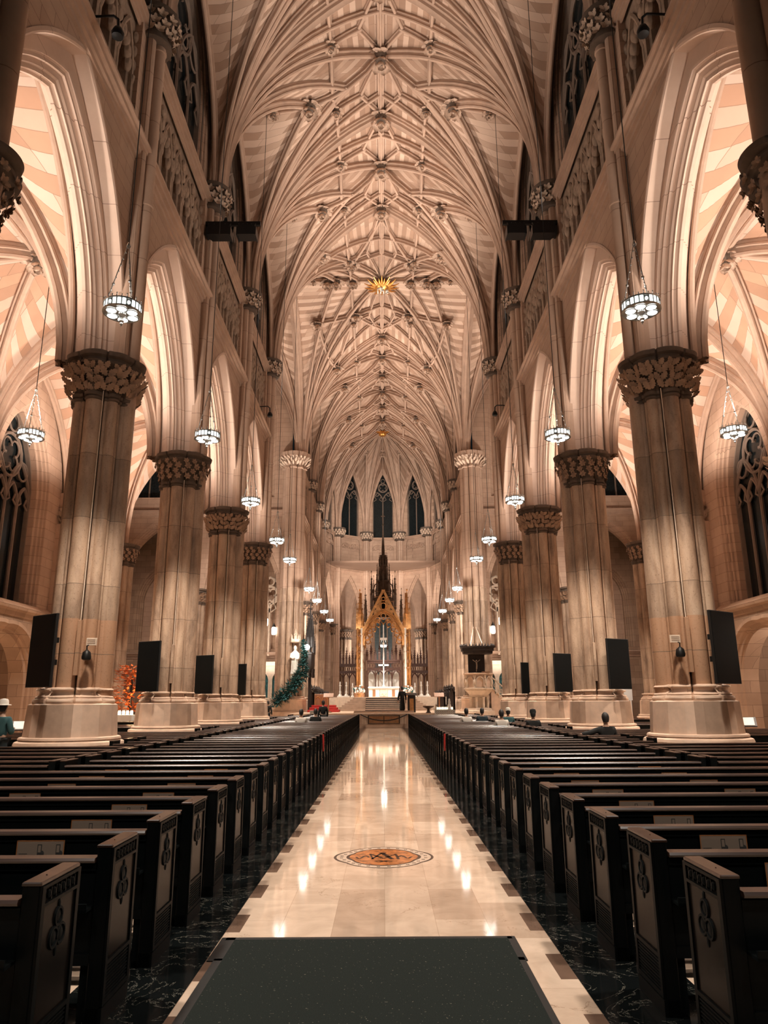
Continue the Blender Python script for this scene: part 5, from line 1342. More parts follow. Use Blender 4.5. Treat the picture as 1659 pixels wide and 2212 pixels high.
for sx in (-1, 1):
    for sy in (0, 1):
        a = MB(); x, y = sx * 2.28, .2 + sy * 4.3
        a.lathe([(.48, 0), (.48, .35), (.42, .4), (.42, .95), (.46, 1.0), (.34, 1.06)], (x, y, 0), 8, 1)
        for du, dv in ((.2, .2), (-.2, .2), (.2, -.2), (-.2, -.2)): a.lathe([(.10, 1.0), (.10, 6.4)], (x + du, y + dv, 0), 8, 2 if du * sx < 0 else 0)
        a.lathe([(.17, 1.0), (.17, 6.4)], (x, y, 0), 8, 0)
        for z in (2.6, 4.1, 5.6): a.lathe([(.30, z), (.36, z + .05), (.36, z + .12), (.30, z + .17)], (x, y, 0), 8, 1)
        for z in (3.3, 4.8):
            for b in range(4): a.sphere((x + .3 * cos(b * pi / 2), y + .3 * sin(b * pi / 2), z), .09, 6, 4, 1, (1, 1, 2.4))
        obj('leg', a.mesh('leg', [M['bronze'], M['wood_red'], M['white_marble']], 40), bal)
        a = MB()
        for du, dv, zt, r in ((0, 0, 10.2, .24), (.26 * sx, 0, 8.8, .13), (-.28 * sx, -.1, 8.2, .12)): spirelet(a, x + du, y + dv, 6.3, zt, r)
        obj('pinnacle', a.mesh('pinnacle', M['bronze'], 30), bal)
g = cusped_gable(True)
gm = g.mesh('gable', M['bronze'], 30)
for rz, loc in ((0, (0, .1, 0)), (pi, (0, 4.6, 0)), (pi / 2, (2.25, 2.35, 0)), (-pi / 2, (-2.25, 2.35, 0))): obj('gable', gm, bal, loc, rz)
a = MB(); c = (0, 2.35, 0)
a.lathe([(1.1, 7.6), (1.0, 8.6), (.95, 9.6), (.62, 9.7), (.58, 11.2), (.68, 11.3), (.40, 11.45), (.36, 12.8), (.46, 12.9), (.28, 13.0), (.26, 13.8), (.33, 13.9), (.17, 14.0), (.05, 17.0), (.12, 17.05), (.03, 17.2), (.02, 17.6)], c, 8)
for zz, rr, zt, k in ((9.4, .95, 11.9, 8), (11.2, .60, 13.1, 8), (12.8, .38, 14.2, 8)):
    for i in range(k): spirelet(a, c[0] + rr * cos(2 * pi * i / k), c[1] + rr * sin(2 * pi * i / k), zz, zt, .10)
for i in range(8):
    b = 2 * pi * i / 8; a.tube([(c[0] + 1.1 * cos(b), c[1] + 1.1 * sin(b), 10.1), (c[0] + .85 * cos(b), c[1] + .85 * sin(b), 10.9), (c[0] + .5 * cos(b), c[1] + .5 * sin(b), 11.2)], .06, 5)
for x, z0_, z1_, r_ in ((1.15, 8.2, 12.0, .15), (1.75, 7.0, 10.3, .14), (.6, 9.6, 12.6, .12)):
    for sg in (-1, 1):
        for yy in (.15, 4.5): spirelet(a, sg * x, yy, z0_, z1_, r_)
obj('spire', a.mesh('spire', M['bronze_dark'], 30), bal)
a = MB(); a.box(-.025, -.025, 17.5, .025, .025, 18.3); a.box(-.2, -.025, 17.95, .2, .025, 18.05); obj('finial_cross', a.mesh('finial_cross', M['bronze_dark'], 0), bal, (0, 2.35, 0))

# carved oak screens standing between the apse columns
def oak_screen(x0, x1, y, label, z0):
    t = thing('oak_screen', label, 'screen', ((x0 + x1) / 2, y, z0)); h = (x1 - x0) / 2; n = 4
    a = MB(); a.box(-h, -.05, 2.75, h, .1, 3.05); a.box(-h, -.1, 3.5, h, .1, 3.75); a.box(-h, -.16, 3.7, h, .16, 3.85); a.box(-h, -.13, 2.75, h, .13, 2.85)
    for i in range(n):
        uc = -h + (i + .5) * 2 * h / n
        arch_orders(a, lambda u, z, d: (uc + u, d - .14, z), h / n * .95, 1.9, 2.0, 2.75, [(0, -.08), (-.03, 0), (.08, .05)], 6)
    for i in range(12): a.tube([(-h + (i + .5) * h / 6 + h / 16 * cos(b), -.02, 3.27 + .26 * sin(b)) for b in [2 * pi * q / 8 for q in range(8)]], .035, 5, 0, True)
    obj('cornice', a.mesh('cornice', M['wood_dark2'], 30), t)
    a = MB()
    for i in range(n + 1): a.lathe([(.09, 0), (.09, .5), (.06, .55), (.06, 2.75)], (-h + i * 2 * h / n, 0, 0), 6)
    obj('posts', a.mesh('posts', M['wood_dark2'], 30), t)
    a = MB()
    for i in range(9): spirelet(a, -h + i * 2 * h / 8, 0, 3.8, 5.1 + .6 * (i % 2), .17)
    obj('pinnacles', a.mesh('pinnacles', M['wood_dark2'], 30), t)
M['wood_dark2'] = wood('carved_oak', (0.07, 0.030, 0.020), (0.17, 0.075, 0.050), 0.5, 'z')
M['bright_stone'] = simple('bright_reredos', (0.90, 0.86, 0.80), 0.6)
oak_screen(-5.4, -2.5, 86.5, 'carved oak screen left of the altar between apse columns', AZ)
oak_screen(2.5, 5.4, 86.5, 'carved oak screen right of the altar between apse columns', AZ)
oak_screen(-1.75, 1.75, 78.5, 'carved oak screen directly behind the altar cross', AZ)
t = thing('reredos_panel', 'row of bright white marble panels behind the altar', 'panel', (0, 79.3, AZ))
for i in range(3):
    a = MB(); xc = -1.1 + 1.1 * i; a.prism(arch_path(.5, .0, 2.3, 2.9, 0, 6), 0, .12, 0, lambda u, z, d: (xc + u, d, z)); obj('panel', a.mesh('panel', M['bright_stone'], 0), t)
spot('reredos_spot', (0, 74.5, 8.5), (0, 79.3, AZ + 1.4), 1300, 55, .6, (1, .92, .82))
for s in (-1, 1): spot('leg_spot', (s * 1.2, 67.5, 3.0), (s * 2.3, 70.6, 5.5), 420, 60, .8, (1, .80, .58))
# candlesticks, flowers
for s in (-1, 1):
    for i, x in enumerate((2.75, 3.3, 3.85)):
        t = thing('candlestick', 'tall white candlestick on the %s ledge, %s from the altar' % (SIDE[s], ORD[i]), 'candlestick', (s * x, 66.35, AZ + (.12 if i else 0)))
        a = MB(); a.lathe([(.16, 0), (.15, .08), (.06, .16), (.09, .35), (.045, .45), (.05, .8), (.10, .85), (.10, .9)], (0, 0, 0), 8); obj('stick', a.mesh('stick', M['white_marble'], 40), t)
        a = MB(); a.lathe([(.05, .9), (.05, 1.15), (.01, 1.22)], (0, 0, 0), 8); obj('candle', a.mesh('candle', M['paper_white'], 40), t)
    t = thing('flower_arrangement', 'spray of white flowers standing %s of the altar' % SIDE[s], 'flowers', (s * 2.18, 67.2, AZ))
    a = MB(); a.lathe([(.12, 0), (.2, .2), (.16, .35)], (0, 0, 0), 8); obj('vase', a.mesh('vase', M['bronze'], 40), t)
    rnd = random.Random(3 + s); a = MB(); b = MB()
    for k in range(46):
        u, v_ = rnd.uniform(0, 6.28), rnd.random(); r = .52 * sqrt(rnd.random()); p = (r * cos(u), r * sin(u) * .7, .4 + .65 * v_ * (1 - r))
        (a if k % 3 else b).sphere(p, rnd.uniform(.05, .09), 6, 4)
    obj('blooms', a.mesh('blooms', M['paper_white'], 40), t); obj('leaves', b.mesh('leaves', M['green'], 40), t)
# ------------------------------------------------------------------ pulpit in front of the right-hand pier
pul = thing('pulpit', 'carved stone pulpit with dark wooden canopy before the right crossing pier', 'pulpit', (7.0, 55.5, 0))
def octr(r, z, n=8, a0=pi / 8): return [(r * cos(a0 + 2 * pi * i / n), r * sin(a0 + 2 * pi * i / n), z) for i in range(n)]
a = MB(); a.loft([octr(r, z) for r, z in ((1.15, 0), (1.15, 1.0), (.95, 1.05), (.9, 1.2), (.45, 1.25), (.45, 1.95), (.72, 2.02), (.74, 2.1))], True, True, True)
for i in range(8): b = pi / 8 + i * pi / 4; a.lathe([(.11, 1.15), (.08, 1.22), (.08, 1.85), (.13, 2.0)], (.66 * cos(b), .66 * sin(b), 0), 8)
obj('pedestal', a.mesh('pedestal', M['cream'], 30), pul)
a = MB(); a.loft([octr(r, z) for r, z in ((.72, 2.1), (.75, 2.16), (.92, 2.35), (1.05, 2.45), (1.05, 2.52), (1.12, 2.55), (1.12, 2.62), (.95, 2.65))], True, True, True); obj('corbelled_base', a.mesh('corbelled_base', M['cream'], 20), pul)
a = MB(); a.loft([octr(r, z) for r, z in ((.95, 2.62), (.95, 3.55), (1.02, 3.58))], True, False, False); a.loft([octr(r, z) for r, z in ((1.0, 3.56), (1.14, 3.6), (1.16, 3.68), (1.02, 3.7), (.9, 3.7))], True, True, True); obj('bowl', a.mesh('bowl', M['plinth'], 20), pul)
a = MB()
for i in range(8):
    b = pi / 4 * i; ux, uy = -sin(b), cos(b); R = .95 * cos(pi / 8)
    mp = lambda u, z, d: (cos(b) * (R + .05 - d) + ux * u, sin(b) * (R + .05 - d) + uy * u, z)
    arch_orders(a, mp, .28, 2.72, 3.1, 3.45, [(.05, -.04), (-.04, -.03), (-.05, .03), (.05, .05)], 6)
    c = pi / 8 + i * pi / 4; a.lathe([(.10, 2.65), (.07, 2.75), (.06, 3.35), (.12, 3.55)], (.97 * cos(c), .97 * sin(c), 0), 6)
    a.sphere((1.02 * cos(c), 1.02 * sin(c), 3.05), .09, 8, 6, 0, (1, 1, 2.6)); a.sphere((1.02 * cos(c), 1.02 * sin(c), 3.34), .055, 6, 5)
obj('carved_niches', a.mesh('carved_niches', M['cream'], 30), pul)
a = MB(); a.box(-.62, .78, 3.6, .62, .9, 5.15); obj('back_panel', a.mesh('back_panel', M['wood_dark'], 0), pul)
a = MB(); a.tube([(0, .76, 4.05), (.02, .75, 4.3), (0, .76, 4.55)], .055, 7); a.sphere((0, .74, 4.66), .055, 8, 6); a.tube([(-.28, .76, 4.72), (0, .75, 4.52), (.28, .76, 4.72)], .025, 6); a.tube([(.0, .76, 4.05), (-.03, .74, 3.85)], .03, 6)
obj('crucifix_figure', a.mesh('crucifix_figure', M['cream'], 50), pul)
a = MB(); a.loft([octr(r, z) for r, z in ((1.15, 5.1), (1.18, 5.28), (1.26, 5.3), (1.27, 5.5), (1.33, 5.52), (1.33, 5.62), (1.2, 5.64))], True, True, True)
for i in range(32):
    b = 2 * pi * i / 32; R = 1.27 * cos(pi / 8) / cos(((b) % (pi / 4)) - pi / 8); a.lathe([(.05, 5.6), (.07, 5.68), (.02, 5.82)], (R * cos(b), R * sin(b), 0), 5)
obj('canopy', a.mesh('canopy', M['wood_dark'], 20), pul)
a = MB()
for x in (-.5, .5): a.tube([(x, .2, 5.62), (x * .2, 1.1, 7.2)], .03, 5)
obj('canopy_stays', a.mesh('canopy_stays', M['cream'], 30), pul)
a = MB(); a.box(.15, -1.0, 3.72, .75, -.7, 3.78); a.box(.4, -.95, 3.6, .5, -.8, 3.74); obj('book_rest', a.mesh('book_rest', M['wood_red'], 0), pul)
a = MB()
for i in range(9): a.bbox(.9 + i * .28, .0, 0, 1.2 + i * .28, .9, 2.5 - i * .27, .01)
obj('stair', a.mesh('stair', M['plinth'], 0), pul)
a = MB(); a.tube([(1.0, -.05, 3.4), (1.8, -.05, 2.7), (3.3, -.05, 1.15)], .05, 6); a.tube([(1.0, -.05, 2.6), (1.8, -.05, 1.9), (3.3, -.05, .45)], .035, 6)
for i in range(12):
    t = i / 11; x = 1.0 + 2.3 * t; z = 3.38 - 2.2 * t; a.tube([(x, -.05, z), (x, -.05, z - .75)], .022, 5); a.tube([(x + .08 * cos(b), -.05, z - .36 + .14 * sin(b)) for b in [2 * pi * q / 8 for q in range(8)]], .02, 4, 0, True)
obj('stair_rail', a.mesh('stair_rail', M['cream'], 30), pul)

# ------------------------------------------------------------------ statue, canopy and garland on the left-hand pier
st = thing('statue', 'pale robed statue on a bracket on the left crossing pier', 'statue', (-6.75, 56.75, 3.15))
a = MB(); a.lathe([(.05, -.25), (.12, -.1), (.3, .2), (.36, .35), (.36, .45), (.3, .5), (.34, .55), (.34, .62)], (0, .05, 0), 8); obj('bracket', a.mesh('bracket', M['cream'], 30), st)
a = MB()
rg = []
for z, rx, ry in ((.6, .33, .27), (.7, .32, .26), (1.1, .25, .21), (1.5, .22, .18), (1.75, .25, .19), (2.0, .29, .19), (2.2, .27, .17), (2.32, .13, .12), (2.38, .085, .09), (2.44, .095, .11), (2.55, .115, .125), (2.66, .10, .115), (2.74, .05, .06)):
    rg.append([(rx * (1 + .07 * sin(6 * b + z * 3) * (z < 2.1)) * cos(b), ry * (1 + .07 * sin(6 * b + z * 3) * (z < 2.1)) * sin(b), z) for b in [2 * pi * i / 36 for i in range(36)]])
a.loft(rg, True, True, True)
a.tube([(-.27, -.02, 2.15), (-.32, -.12, 1.85), (-.12, -.25, 1.75), (.02, -.26, 1.82)], .075, 8); a.tube([(.27, -.02, 2.15), (.33, -.1, 1.8), (.14, -.26, 1.68)], .075, 8)
for q in range(5): a.tube([(-.2 + .1 * q, -.24, 1.6), (-.22 + .11 * q, -.27, .62)], .03, 5)
obj('figure', a.mesh('figure', M['white_marble'], 40), st)
a = MB(); a.lathe([(.34, 2.95), (.4, 3.0), (.4, 3.15), (.34, 3.2)], (0, .05, 0), 8)
for i in range(8): spirelet(a, .34 * cos(i * pi / 4), .05 + .34 * sin(i * pi / 4), 3.15, 3.6, .05)
spirelet(a, 0, .05, 3.2, 4.0, .16); obj('canopy', a.mesh('canopy', M['cream'], 30), st)
rnd = random.Random(12)
GP = [Vector(p) for p in ((-6.12, 56.6, 6.3), (-6.02, 56.45, 5.0), (-6.12, 56.4, 3.9), (-6.5, 56.4, 3.05), (-7.3, 56.4, 2.35), (-8.2, 56.5, 1.65))]
a = MB(); b2 = MB(); b2.tube(GP, .05, 6)
for k in range(1500):
    t = rnd.random() ** .7 * (len(GP) - 1); i = min(int(t), len(GP) - 2); p = GP[i].lerp(GP[i + 1], t - i)
    r = (.10 + .32 * min(1, max(0, t - .8) / 1.6)) * sqrt(rnd.random()); u, v_ = rnd.uniform(0, 6.28), rnd.uniform(-1.2, 1.2)
    p = p + Vector((r * cos(u), r * .7 * sin(u), r * sin(v_))); leaf(a, tuple(p), u, v_, .24, .12, 0, rnd)
g = tag(obj('garland', a.mesh('garland', M['green'], 0)), 'thick blue-green garland hanging down from the statue on the left pier', 'garland'); g['kind'] = 'thing'
obj('stem', b2.mesh('stem', M['green'], 0), g)

# ------------------------------------------------------------------ choir: throne canopy, stalls, red steps, lecterns
t = thing('throne_canopy', 'dark carved oak throne canopy with pinnacles beside the left pier', 'canopy', (-5.95, 60.0, PZ))
a = MB(); a.box(-.12, .3, 0, .12, .5, 3.4); a.loft([octr(r, z) for r, z in ((.2, 3.0), (.38, 3.3), (.42, 3.5), (.42, 4.4), (.48, 4.45), (.48, 4.6), (.35, 4.65))], True, True, True)
for i in range(8): a.lathe([(.03, 2.6), (.07, 2.7), (.05, 3.0), (.08, 3.3)], (.36 * cos(i * pi / 4), .36 * sin(i * pi / 4), 0), 6)
obj('tester', a.mesh('tester', M['wood_dark'], 30), t)
a = MB()
for zz, rr, zt, k, r in ((4.55, .40, 6.0, 8, .08), (5.0, .28, 7.2, 6, .09), (5.5, .16, 8.3, 4, .10)):
    for i in range(k): spirelet(a, rr * cos(2 * pi * i / k), rr * sin(2 * pi * i / k), zz, zt, r)
spirelet(a, 0, 0, 5, 9.0, .2); obj('pinnacles', a.mesh('pinnacles', M['wood_dark'], 30), t)
t = thing('flood_lamp', 'glaring round lamp beside the dark throne canopy', 'lamp', (-6.1, 58.9, 5.9))
a = MB(); a.sphere((0, -.05, 0), .24, 12, 8); obj('bulb', a.mesh('bulb', simple('glare', (1, 1, 1), .5, emit=(1, .95, .86), estr=40), 50), t)
a = MB(); a.tube([(0, .1, 0), (0, .9, -.15)], .04, 6); a.box(-.12, .05, -.12, .12, .2, .12); obj('arm', a.mesh('arm', M['metal'], 0), t)
spot('flood_lamp_light', (-6.1, 58.5, 5.9), (-3.6, 64, 3.5), 260, 120, .6, (1, .93, .84))
for s in (-1, 1):
    for i in range(4):
        y = 61.6 + i * 2.4
        for row in (0, 1):
            t = thing('choir_stall', 'dark oak choir stall %s of the chancel, %s in the %s row' % (SIDE[s], ORD[i], ('front', 'back')[row]), 'choir stall', (s * (4.95 + .8 * row), y, PZ), 0, 'choir stalls')
            if ('stall', row) not in CACHE:
                h = 1.05 + .42 * row
                a = MB(); a.bbox(-.06, 0, 0, .06, 2.3, h, .02); a.box(-.1, 0, h - .08, .1, 2.3, h)
                for q in range(5): a.box(-.09, .04 + q * .54, .1, .09, .10 + q * .54, h)
                a.bbox(-.42, 0, 0, .08, .10, h + .05, .02); a.lathe([(.07, h), (.12, h + .12), (.06, h + .2), (.16, h + .32), (.09, h + .42), (.12, h + .5), (.02, h + .66)], (-.18, .05, 0), 7)
                b = MB()
                for yy in (.05, .78, 1.52, 2.25):
                    b.lathe([(.07, h), (.09, h + .05), (.05, h + .1), (.11, h + .2), (.07, h + .27), (.10, h + .33), (.02, h + .46)], (0, yy, 0), 7)
                c = MB(); c.bbox(-.45, .05, .40, -.06, 2.25, .46, .01)
                CACHE[('stall', row)] = (a.mesh('stall_panel', M['wood_dark'], 0), b.mesh('poppy_head', M['wood_dark'], 40), c.mesh('bench_seat', M['wood_dark'], 0))
            a, b, c = CACHE[('stall', row)]; obj('panel', a, t); obj('finials', b, t)
            q = obj('seat', c, t, (s * .0, 0, 0))
    t = thing('lectern', 'slender wooden lectern with a sloping desk, %s of the sanctuary' % SIDE[s], 'lectern', (s * 4.0, 54.6, PZ))
    a = MB(); a.lathe([(.25, 0), (.22, .06), (.06, .12), (.05, 1.0), (.1, 1.06)], (0, 0, 0), 8); obj('stand', a.mesh('stand', M['wood_red'], 40), t)
    a = MB(); a.loft([[(x, -.22, 1.05), (x, .25, 1.32), (x, .25, 1.36), (x, -.22, 1.09)] for x in (-.36, .36)], True, True, True); obj('desk', a.mesh('desk', M['wood_red'], 0), t)
    # pierced white radiator grilles in front of the platform
    t = thing('radiator_grille', 'white pierced grille box at the foot of the %s platform' % SIDE[s], 'grille', (s * (4.35 if s < 0 else 4.05), 50.1, 0))
    w_ = .55 if s < 0 else .68
    a = MB(); a.box(-w_, .08, 0, w_, .35, 1.12); obj('box', a.mesh('box', M['plinth_dark'], 0), t)
    a = MB()
    for x0, z0, x1, z1 in ((-w_, .72, w_, .76), (-w_, 1.12, w_, 1.16), (-w_, .72, -w_ + .04, 1.16), (w_ - .04, .72, w_, 1.16)): a.box(x0, .03, z0, x1, .09, z1)
    for i in range(10):
        for j in range(3):
            xx = -w_ + .06 + (2 * w_ - .12) * (i + .5) / 10; a.tube([(xx + .05 * cos(b), .06, .82 + j * .115 + .05 * sin(b)) for b in [2 * pi * q / 8 for q in range(8)]], .014, 4, 0, True)
    obj('lattice', a.mesh('lattice', M['white_marble'], 30), t)
for i in range(3):
    pass
t = thing('red_steps', 'red carpeted steps before the throne on the left', 'steps', (-4.65, 56.9, PZ))
for k in range(3):
    a = MB(); a.bbox(-1.1 + .12 * k, .35 * k, .17 * k, 1.25 - .15 * k, 2.2, .17 * (k + 1), .02); obj('step', a.mesh('step', M['red'], 0), t)
t = thing('prie_dieu', 'orange panelled wooden desk behind the red steps', 'desk', (-4.9, 59.3, PZ))
a = MB(); a.bbox(-.55, 0, 0, .55, .4, 1.35, .02); obj('body', a.mesh('body', M['wood_red'], 0), t)
a = MB()
for xc in (-.27, .27): arch_orders(a, lambda u, z, d: (xc + u, d, z), .22, .35, .85, 1.15, [(.02, -.04), (-.03, -.02), (-.03, .03), (.02, .05)], 6)
obj('tracery', a.mesh('tracery', M['bronze'], 30), t)
t = thing('ambo', 'dark reading desk with gilt front standing right of the altar steps', 'lectern', (1.95, 53.2, PZ))
a = MB(); a.bbox(-.28, -.2, 0, .28, .2, 1.15, .02); a.loft([[(x, -.3, 1.15), (x, .25, 1.3), (x, .25, 1.34), (x, -.3, 1.19)] for x in (-.38, .38)], True, True, True); obj('body', a.mesh('body', M['wood_dark'], 0), t)
a = MB(); a.box(-.14, -.215, .1, .14, -.2, .95); obj('front_panel', a.mesh('front_panel', M['bronze'], 0), t)
t = thing('pedestal_font', 'low dark font bowl on the platform right of the ambo', 'font', (3.0, 51.0, PZ))
a = MB(); a.lathe([(.2, 0), (.12, .08), (.08, .25), (.35, .38), (.4, .45), (.34, .47)], (0, 0, 0), 12); obj('bowl', a.mesh('bowl', M['bronze_dark'], 40), t)
# candle stand with white statuette over the right grille
t = thing('candle_stand', 'cluster of small lit candles and a statuette above the right grille', 'candles', (4.05, 50.3, 1.16))
a = MB(); a.box(-.55, -.12, 0, .55, .14, .03); obj('tray', a.mesh('tray', M['silver'], 0), t)
a = MB()
for i in range(11): a.lathe([(.035, .03), (.035, .14), (.01, .18)], (-.5 + i * .1, (-.05 if i % 2 else .06), 0), 6)
obj('candles', a.mesh('candles', M['candle'], 0), t)
a = MB(); a.lathe([(.14, .03), (.13, .2), (.07, .42), (.09, .5), (.06, .56), (.07, .64), (.02, .72)], (.3, .0, 0), 10); obj('statuette', a.mesh('statuette', M['white_marble'], 40), t)

# ------------------------------------------------------------------ side altars and lanterns beyond the crossing piers
M['cyan'] = simple('teal_lit_niche', (0.03, 0.13, 0.14), 0.6, var=0.8, vscale=5)  # teal light inside the niches is put into this colour
for s in (-1, 1):
    t = thing('side_altar', 'bright white gothic side altar seen beyond the %s crossing pier' % SIDE[s], 'altar', (s * 9.25, 60.6, 0))
    a = MB(); a.bbox(-1.2, 0, 0, 1.2, .8, 2.0, .02); obj('table', a.mesh('table', M['cream'], 0), t)
    a = MB()
    mp = lambda u, z, d: (u, .5 + d, z)
    wall_arch(a, lambda u, z, d: mp(u - .58, z, d), -.58, .58, 2.0, 4.6, 0, .45, 2.05, 3.4, 4.1, 8); wall_arch(a, lambda u, z, d: mp(u + .58, z, d), -.58, .58, 2.0, 4.6, 0, .45, 2.05, 3.4, 4.1, 8)
    for uc in (-.58, .58): arch_orders(a, lambda u, z, d: mp(uc + u, z, d), .45, 2.05, 3.4, 4.1, [(-.08, -.06), (-.08, .02), (.0, .03), (.25, .04)], 8)
    a.box(-1.25, .4, 4.6, 1.25, .8, 4.9)
    for i in range(9): a.tube([(-1.1 + i * .275 + .1 * cos(b), .4, 4.75 + .1 * sin(b)) for b in [pi * q / 6 for q in range(7)]], .03, 5)
    obj('reredos', a.mesh('reredos', M['cream'], 30), t)
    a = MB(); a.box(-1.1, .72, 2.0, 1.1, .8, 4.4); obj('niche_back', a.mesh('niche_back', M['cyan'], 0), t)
    for uc in (-.58, .58):
        a = MB(); a.lathe([(.26, 2.05), (.24, 2.4), (.16, 2.9), (.2, 3.1), (.2, 3.25), (.07, 3.36), (.09, 3.48), (.07, 3.6), (.01, 3.64)], (uc, .6, 0), 12); obj('niche_figure', a.mesh('niche_figure', M['white_marble'], 40), t)
    spot('side_altar_light', (s * 9.2, 58.9, 6.4), (s * 9.25, 61.2, 3.2), 110, 80, .6, (1, .95, .88))
    spot('side_wall_light', (s * 9.2, 59.2, 3.5), (s * 9.4, 62, 9), 340, 110, .8, (1, .90, .78))
    mb = MB(); mp = lambda u, z, d: (s * 9.6 + u, 61.85 + d, z)
    arch_orders(mb, mp, 1.7, 5.4, 9.4, 12.0, [(-.02, -.1), (-.12, -.02), (-.12, .08), (0, .12)], 10)
    win_tracery(mb, lambda u, z, d: mp(u, z, -.04), 1.6, 5.4, 9.4, 11.8, 2, .10)
    tr = struct('trim_blind_tracery', mb.mesh('blind_tracery', M['cream'], 30))
    for i, (x, y, z) in enumerate(((8.75, 58.85, 6.9), (9.4, 58.85, 7.6))):
        t = thing('lantern', 'white glass lantern hanging beside the %s crossing pier, %s' % (SIDE[s], ('nearer the pier', 'farther out')[i]), 'lantern', (s * x, y, z))
        a = MB(); a.lathe([(.13, 0), (.17, .1), (.17, .5), (.12, .6)], (0, 0, 0), 8); obj('glass', a.mesh('glass', M['lampglass'], 30), t)
        a = MB(); a.lathe([(.14, .6), (.16, .66), (.05, .85), (.02, .95)], (0, 0, 0), 8); a.tube([(0, 0, .9), (0, 0, (12.1, 13.4)[i] - z)], .015, 5); obj('cap_and_chain', a.mesh('cap_and_chain', M['metal'], 30), t)
# glowing autumn-coloured tree of leaves and a candle table in the left aisle; white panel in place of a light doorway on the right
t = thing('decorated_tree', 'fiery orange leafy display glowing between the first two left columns', 'display tree', (-13.15, 39.2, 0))
a = MB(); a.lathe([(.3, 0), (.25, .5), (.12, .6), (.08, 1.6), (.05, 3.0)], (0, 0, 0), 8); obj('stem', a.mesh('stem', M['wood_dark'], 30), t)
a = MB(); rnd = random.Random(4)
for k in range(420):
    z = rnd.uniform(1.3, 3.6); r = (.85 - .18 * abs(z - 2.2)) * sqrt(rnd.random()); u = rnd.uniform(0, 6.28); leaf(a, (r * cos(u), r * sin(u), z), u + rnd.uniform(-.6, .6), rnd.uniform(-.6, .9), .30, .12, 0, rnd)
obj('leaves', a.mesh('leaves', M['flame'], 0), t)
point('tree_glow', (-12.6, 38.0, 1.9), 60, (1, .62, .3), .2)
t = thing('votive_stand', 'white votive candle table below the glowing orange tree', 'candles', (-13.0, 37.6, 0))
a = MB(); a.bbox(-.6, -.25, 0, .6, .25, 1.15, .02); obj('table', a.mesh('table', M['white_marble'], 0), t)
a = MB()
for i in range(12): a.lathe([(.04, 1.15), (.04, 1.3), (.01, 1.36)], (-.5 + (i % 6) * .2, -.12 + .2 * (i // 6), 0), 6)
obj('candles', a.mesh('candles', M['candle'], 0), t)
t = thing('doorway_panel', 'tall white panel standing in for a light doorway beyond the second right column', 'board', (18.4, 57.6, 0))  # white panel added in place of a light-walled doorway
a = MB(); a.bbox(-.6, 0, 1.7, .6, .08, 5.0, .01); a.box(-.5, 0, 0, -.4, .08, 1.7); a.box(.4, 0, 0, .5, .08, 1.7); obj('board', a.mesh('board', M['paper_white'], 0), t)
spot('doorway_panel_light', (17.6, 54.5, 6.5), (18.4, 57.6, 3), 420, 60, .6, (1, .97, .92))
# small reading stands in the aisles
for s in (-1, 1):
    t = thing('reading_stand', 'small dark stand holding an open white book in the %s aisle' % SIDE[s], 'stand', (s * 8.95, 19.0, 0), -s * .4)
    a = MB(); a.bbox(-.05, -.05, 0, .05, .05, 1.1, .01); a.bbox(-.25, -.2, 0, .25, .2, .05, .01); obj('post', a.mesh('post', M['wood_dark'], 0), t)
    a = MB(); a.loft([[(x, -.2, 1.08), (x, .2, 1.28), (x, .2, 1.31), (x, -.2, 1.11)] for x in (-.32, .32)], True, True, True); obj('desk', a.mesh('desk', M['wood_dark'], 0), t)
    a = MB(); a.loft([[(x, -.17, 1.105 + .02), (x, .17, 1.275 + .02), (x, .17, 1.30), (x, -.17, 1.13)] for x in (-.27, .27)], True, True, True); obj('book', a.mesh('book', M['paper_white'], 0), t)
# gilded sun boss at the crossing
t = thing('gilded_boss', 'golden sunburst boss with white letters at the centre of the crossing vault', 'ceiling boss', (0, (CROSS_W + CROSS_E) / 2, Z_CROWN - .42))
a = MB()
for i in range(28):
    b = 2 * pi * i / 28; R = 1.35 if i % 2 else 1.0
    a.tube([(.2 * cos(b), .2 * sin(b), -.35), (R * .7 * cos(b), R * .7 * sin(b), -.36), (R * cos(b), R * sin(b), -.22)], .12, 5, 0, False, lambda t_: 1 - .8 * t_)
a.sphere((0, 0, -.25), .62, 14, 8, 0, (1, 1, .6)); obj('rays', a.mesh('rays', M['gold'], 40), t)
a = MB()
for x0, x1, y0, y1 in ((-.34, -.26, -.3, .1), (-.34, -.26, .2, .28), (-.12, -.04, -.3, .5), (.10, .18, -.3, .05), (-.12, .18, .02, .1), (-.24, .08, .32, .38), (.28, .36, -.3, -.05), (.28, .5, .0, .08), (.28, .5, -.3, -.22)): a.box(x0, -y1, -.72, x1, -y0, -.60)
obj('letters', a.mesh('letters', M['white_marble'], 0), t)
spot('boss_light', (0, 47.0, 26.0), (0, 49.4, 33), 260, 40, .8, (1, .85, .6))
b = thing('gilded_boss', 'smaller golden boss at the head of the apse vault', 'ceiling boss', (0, APSE_Y, Z_CROWN - .3))
a = MB()
for i in range(20): q = 2 * pi * i / 20; a.tube([(.2 * cos(q), .2 * sin(q), -.3), (.95 * cos(q), .95 * sin(q), -.1)], .13, 5, 0, False, lambda t_: 1 - .7 * t_)
a.sphere((0, 0, -.3), .5, 12, 8, 0, (1, 1, .7)); obj('rays', a.mesh('rays', M['gold'], 40), b)
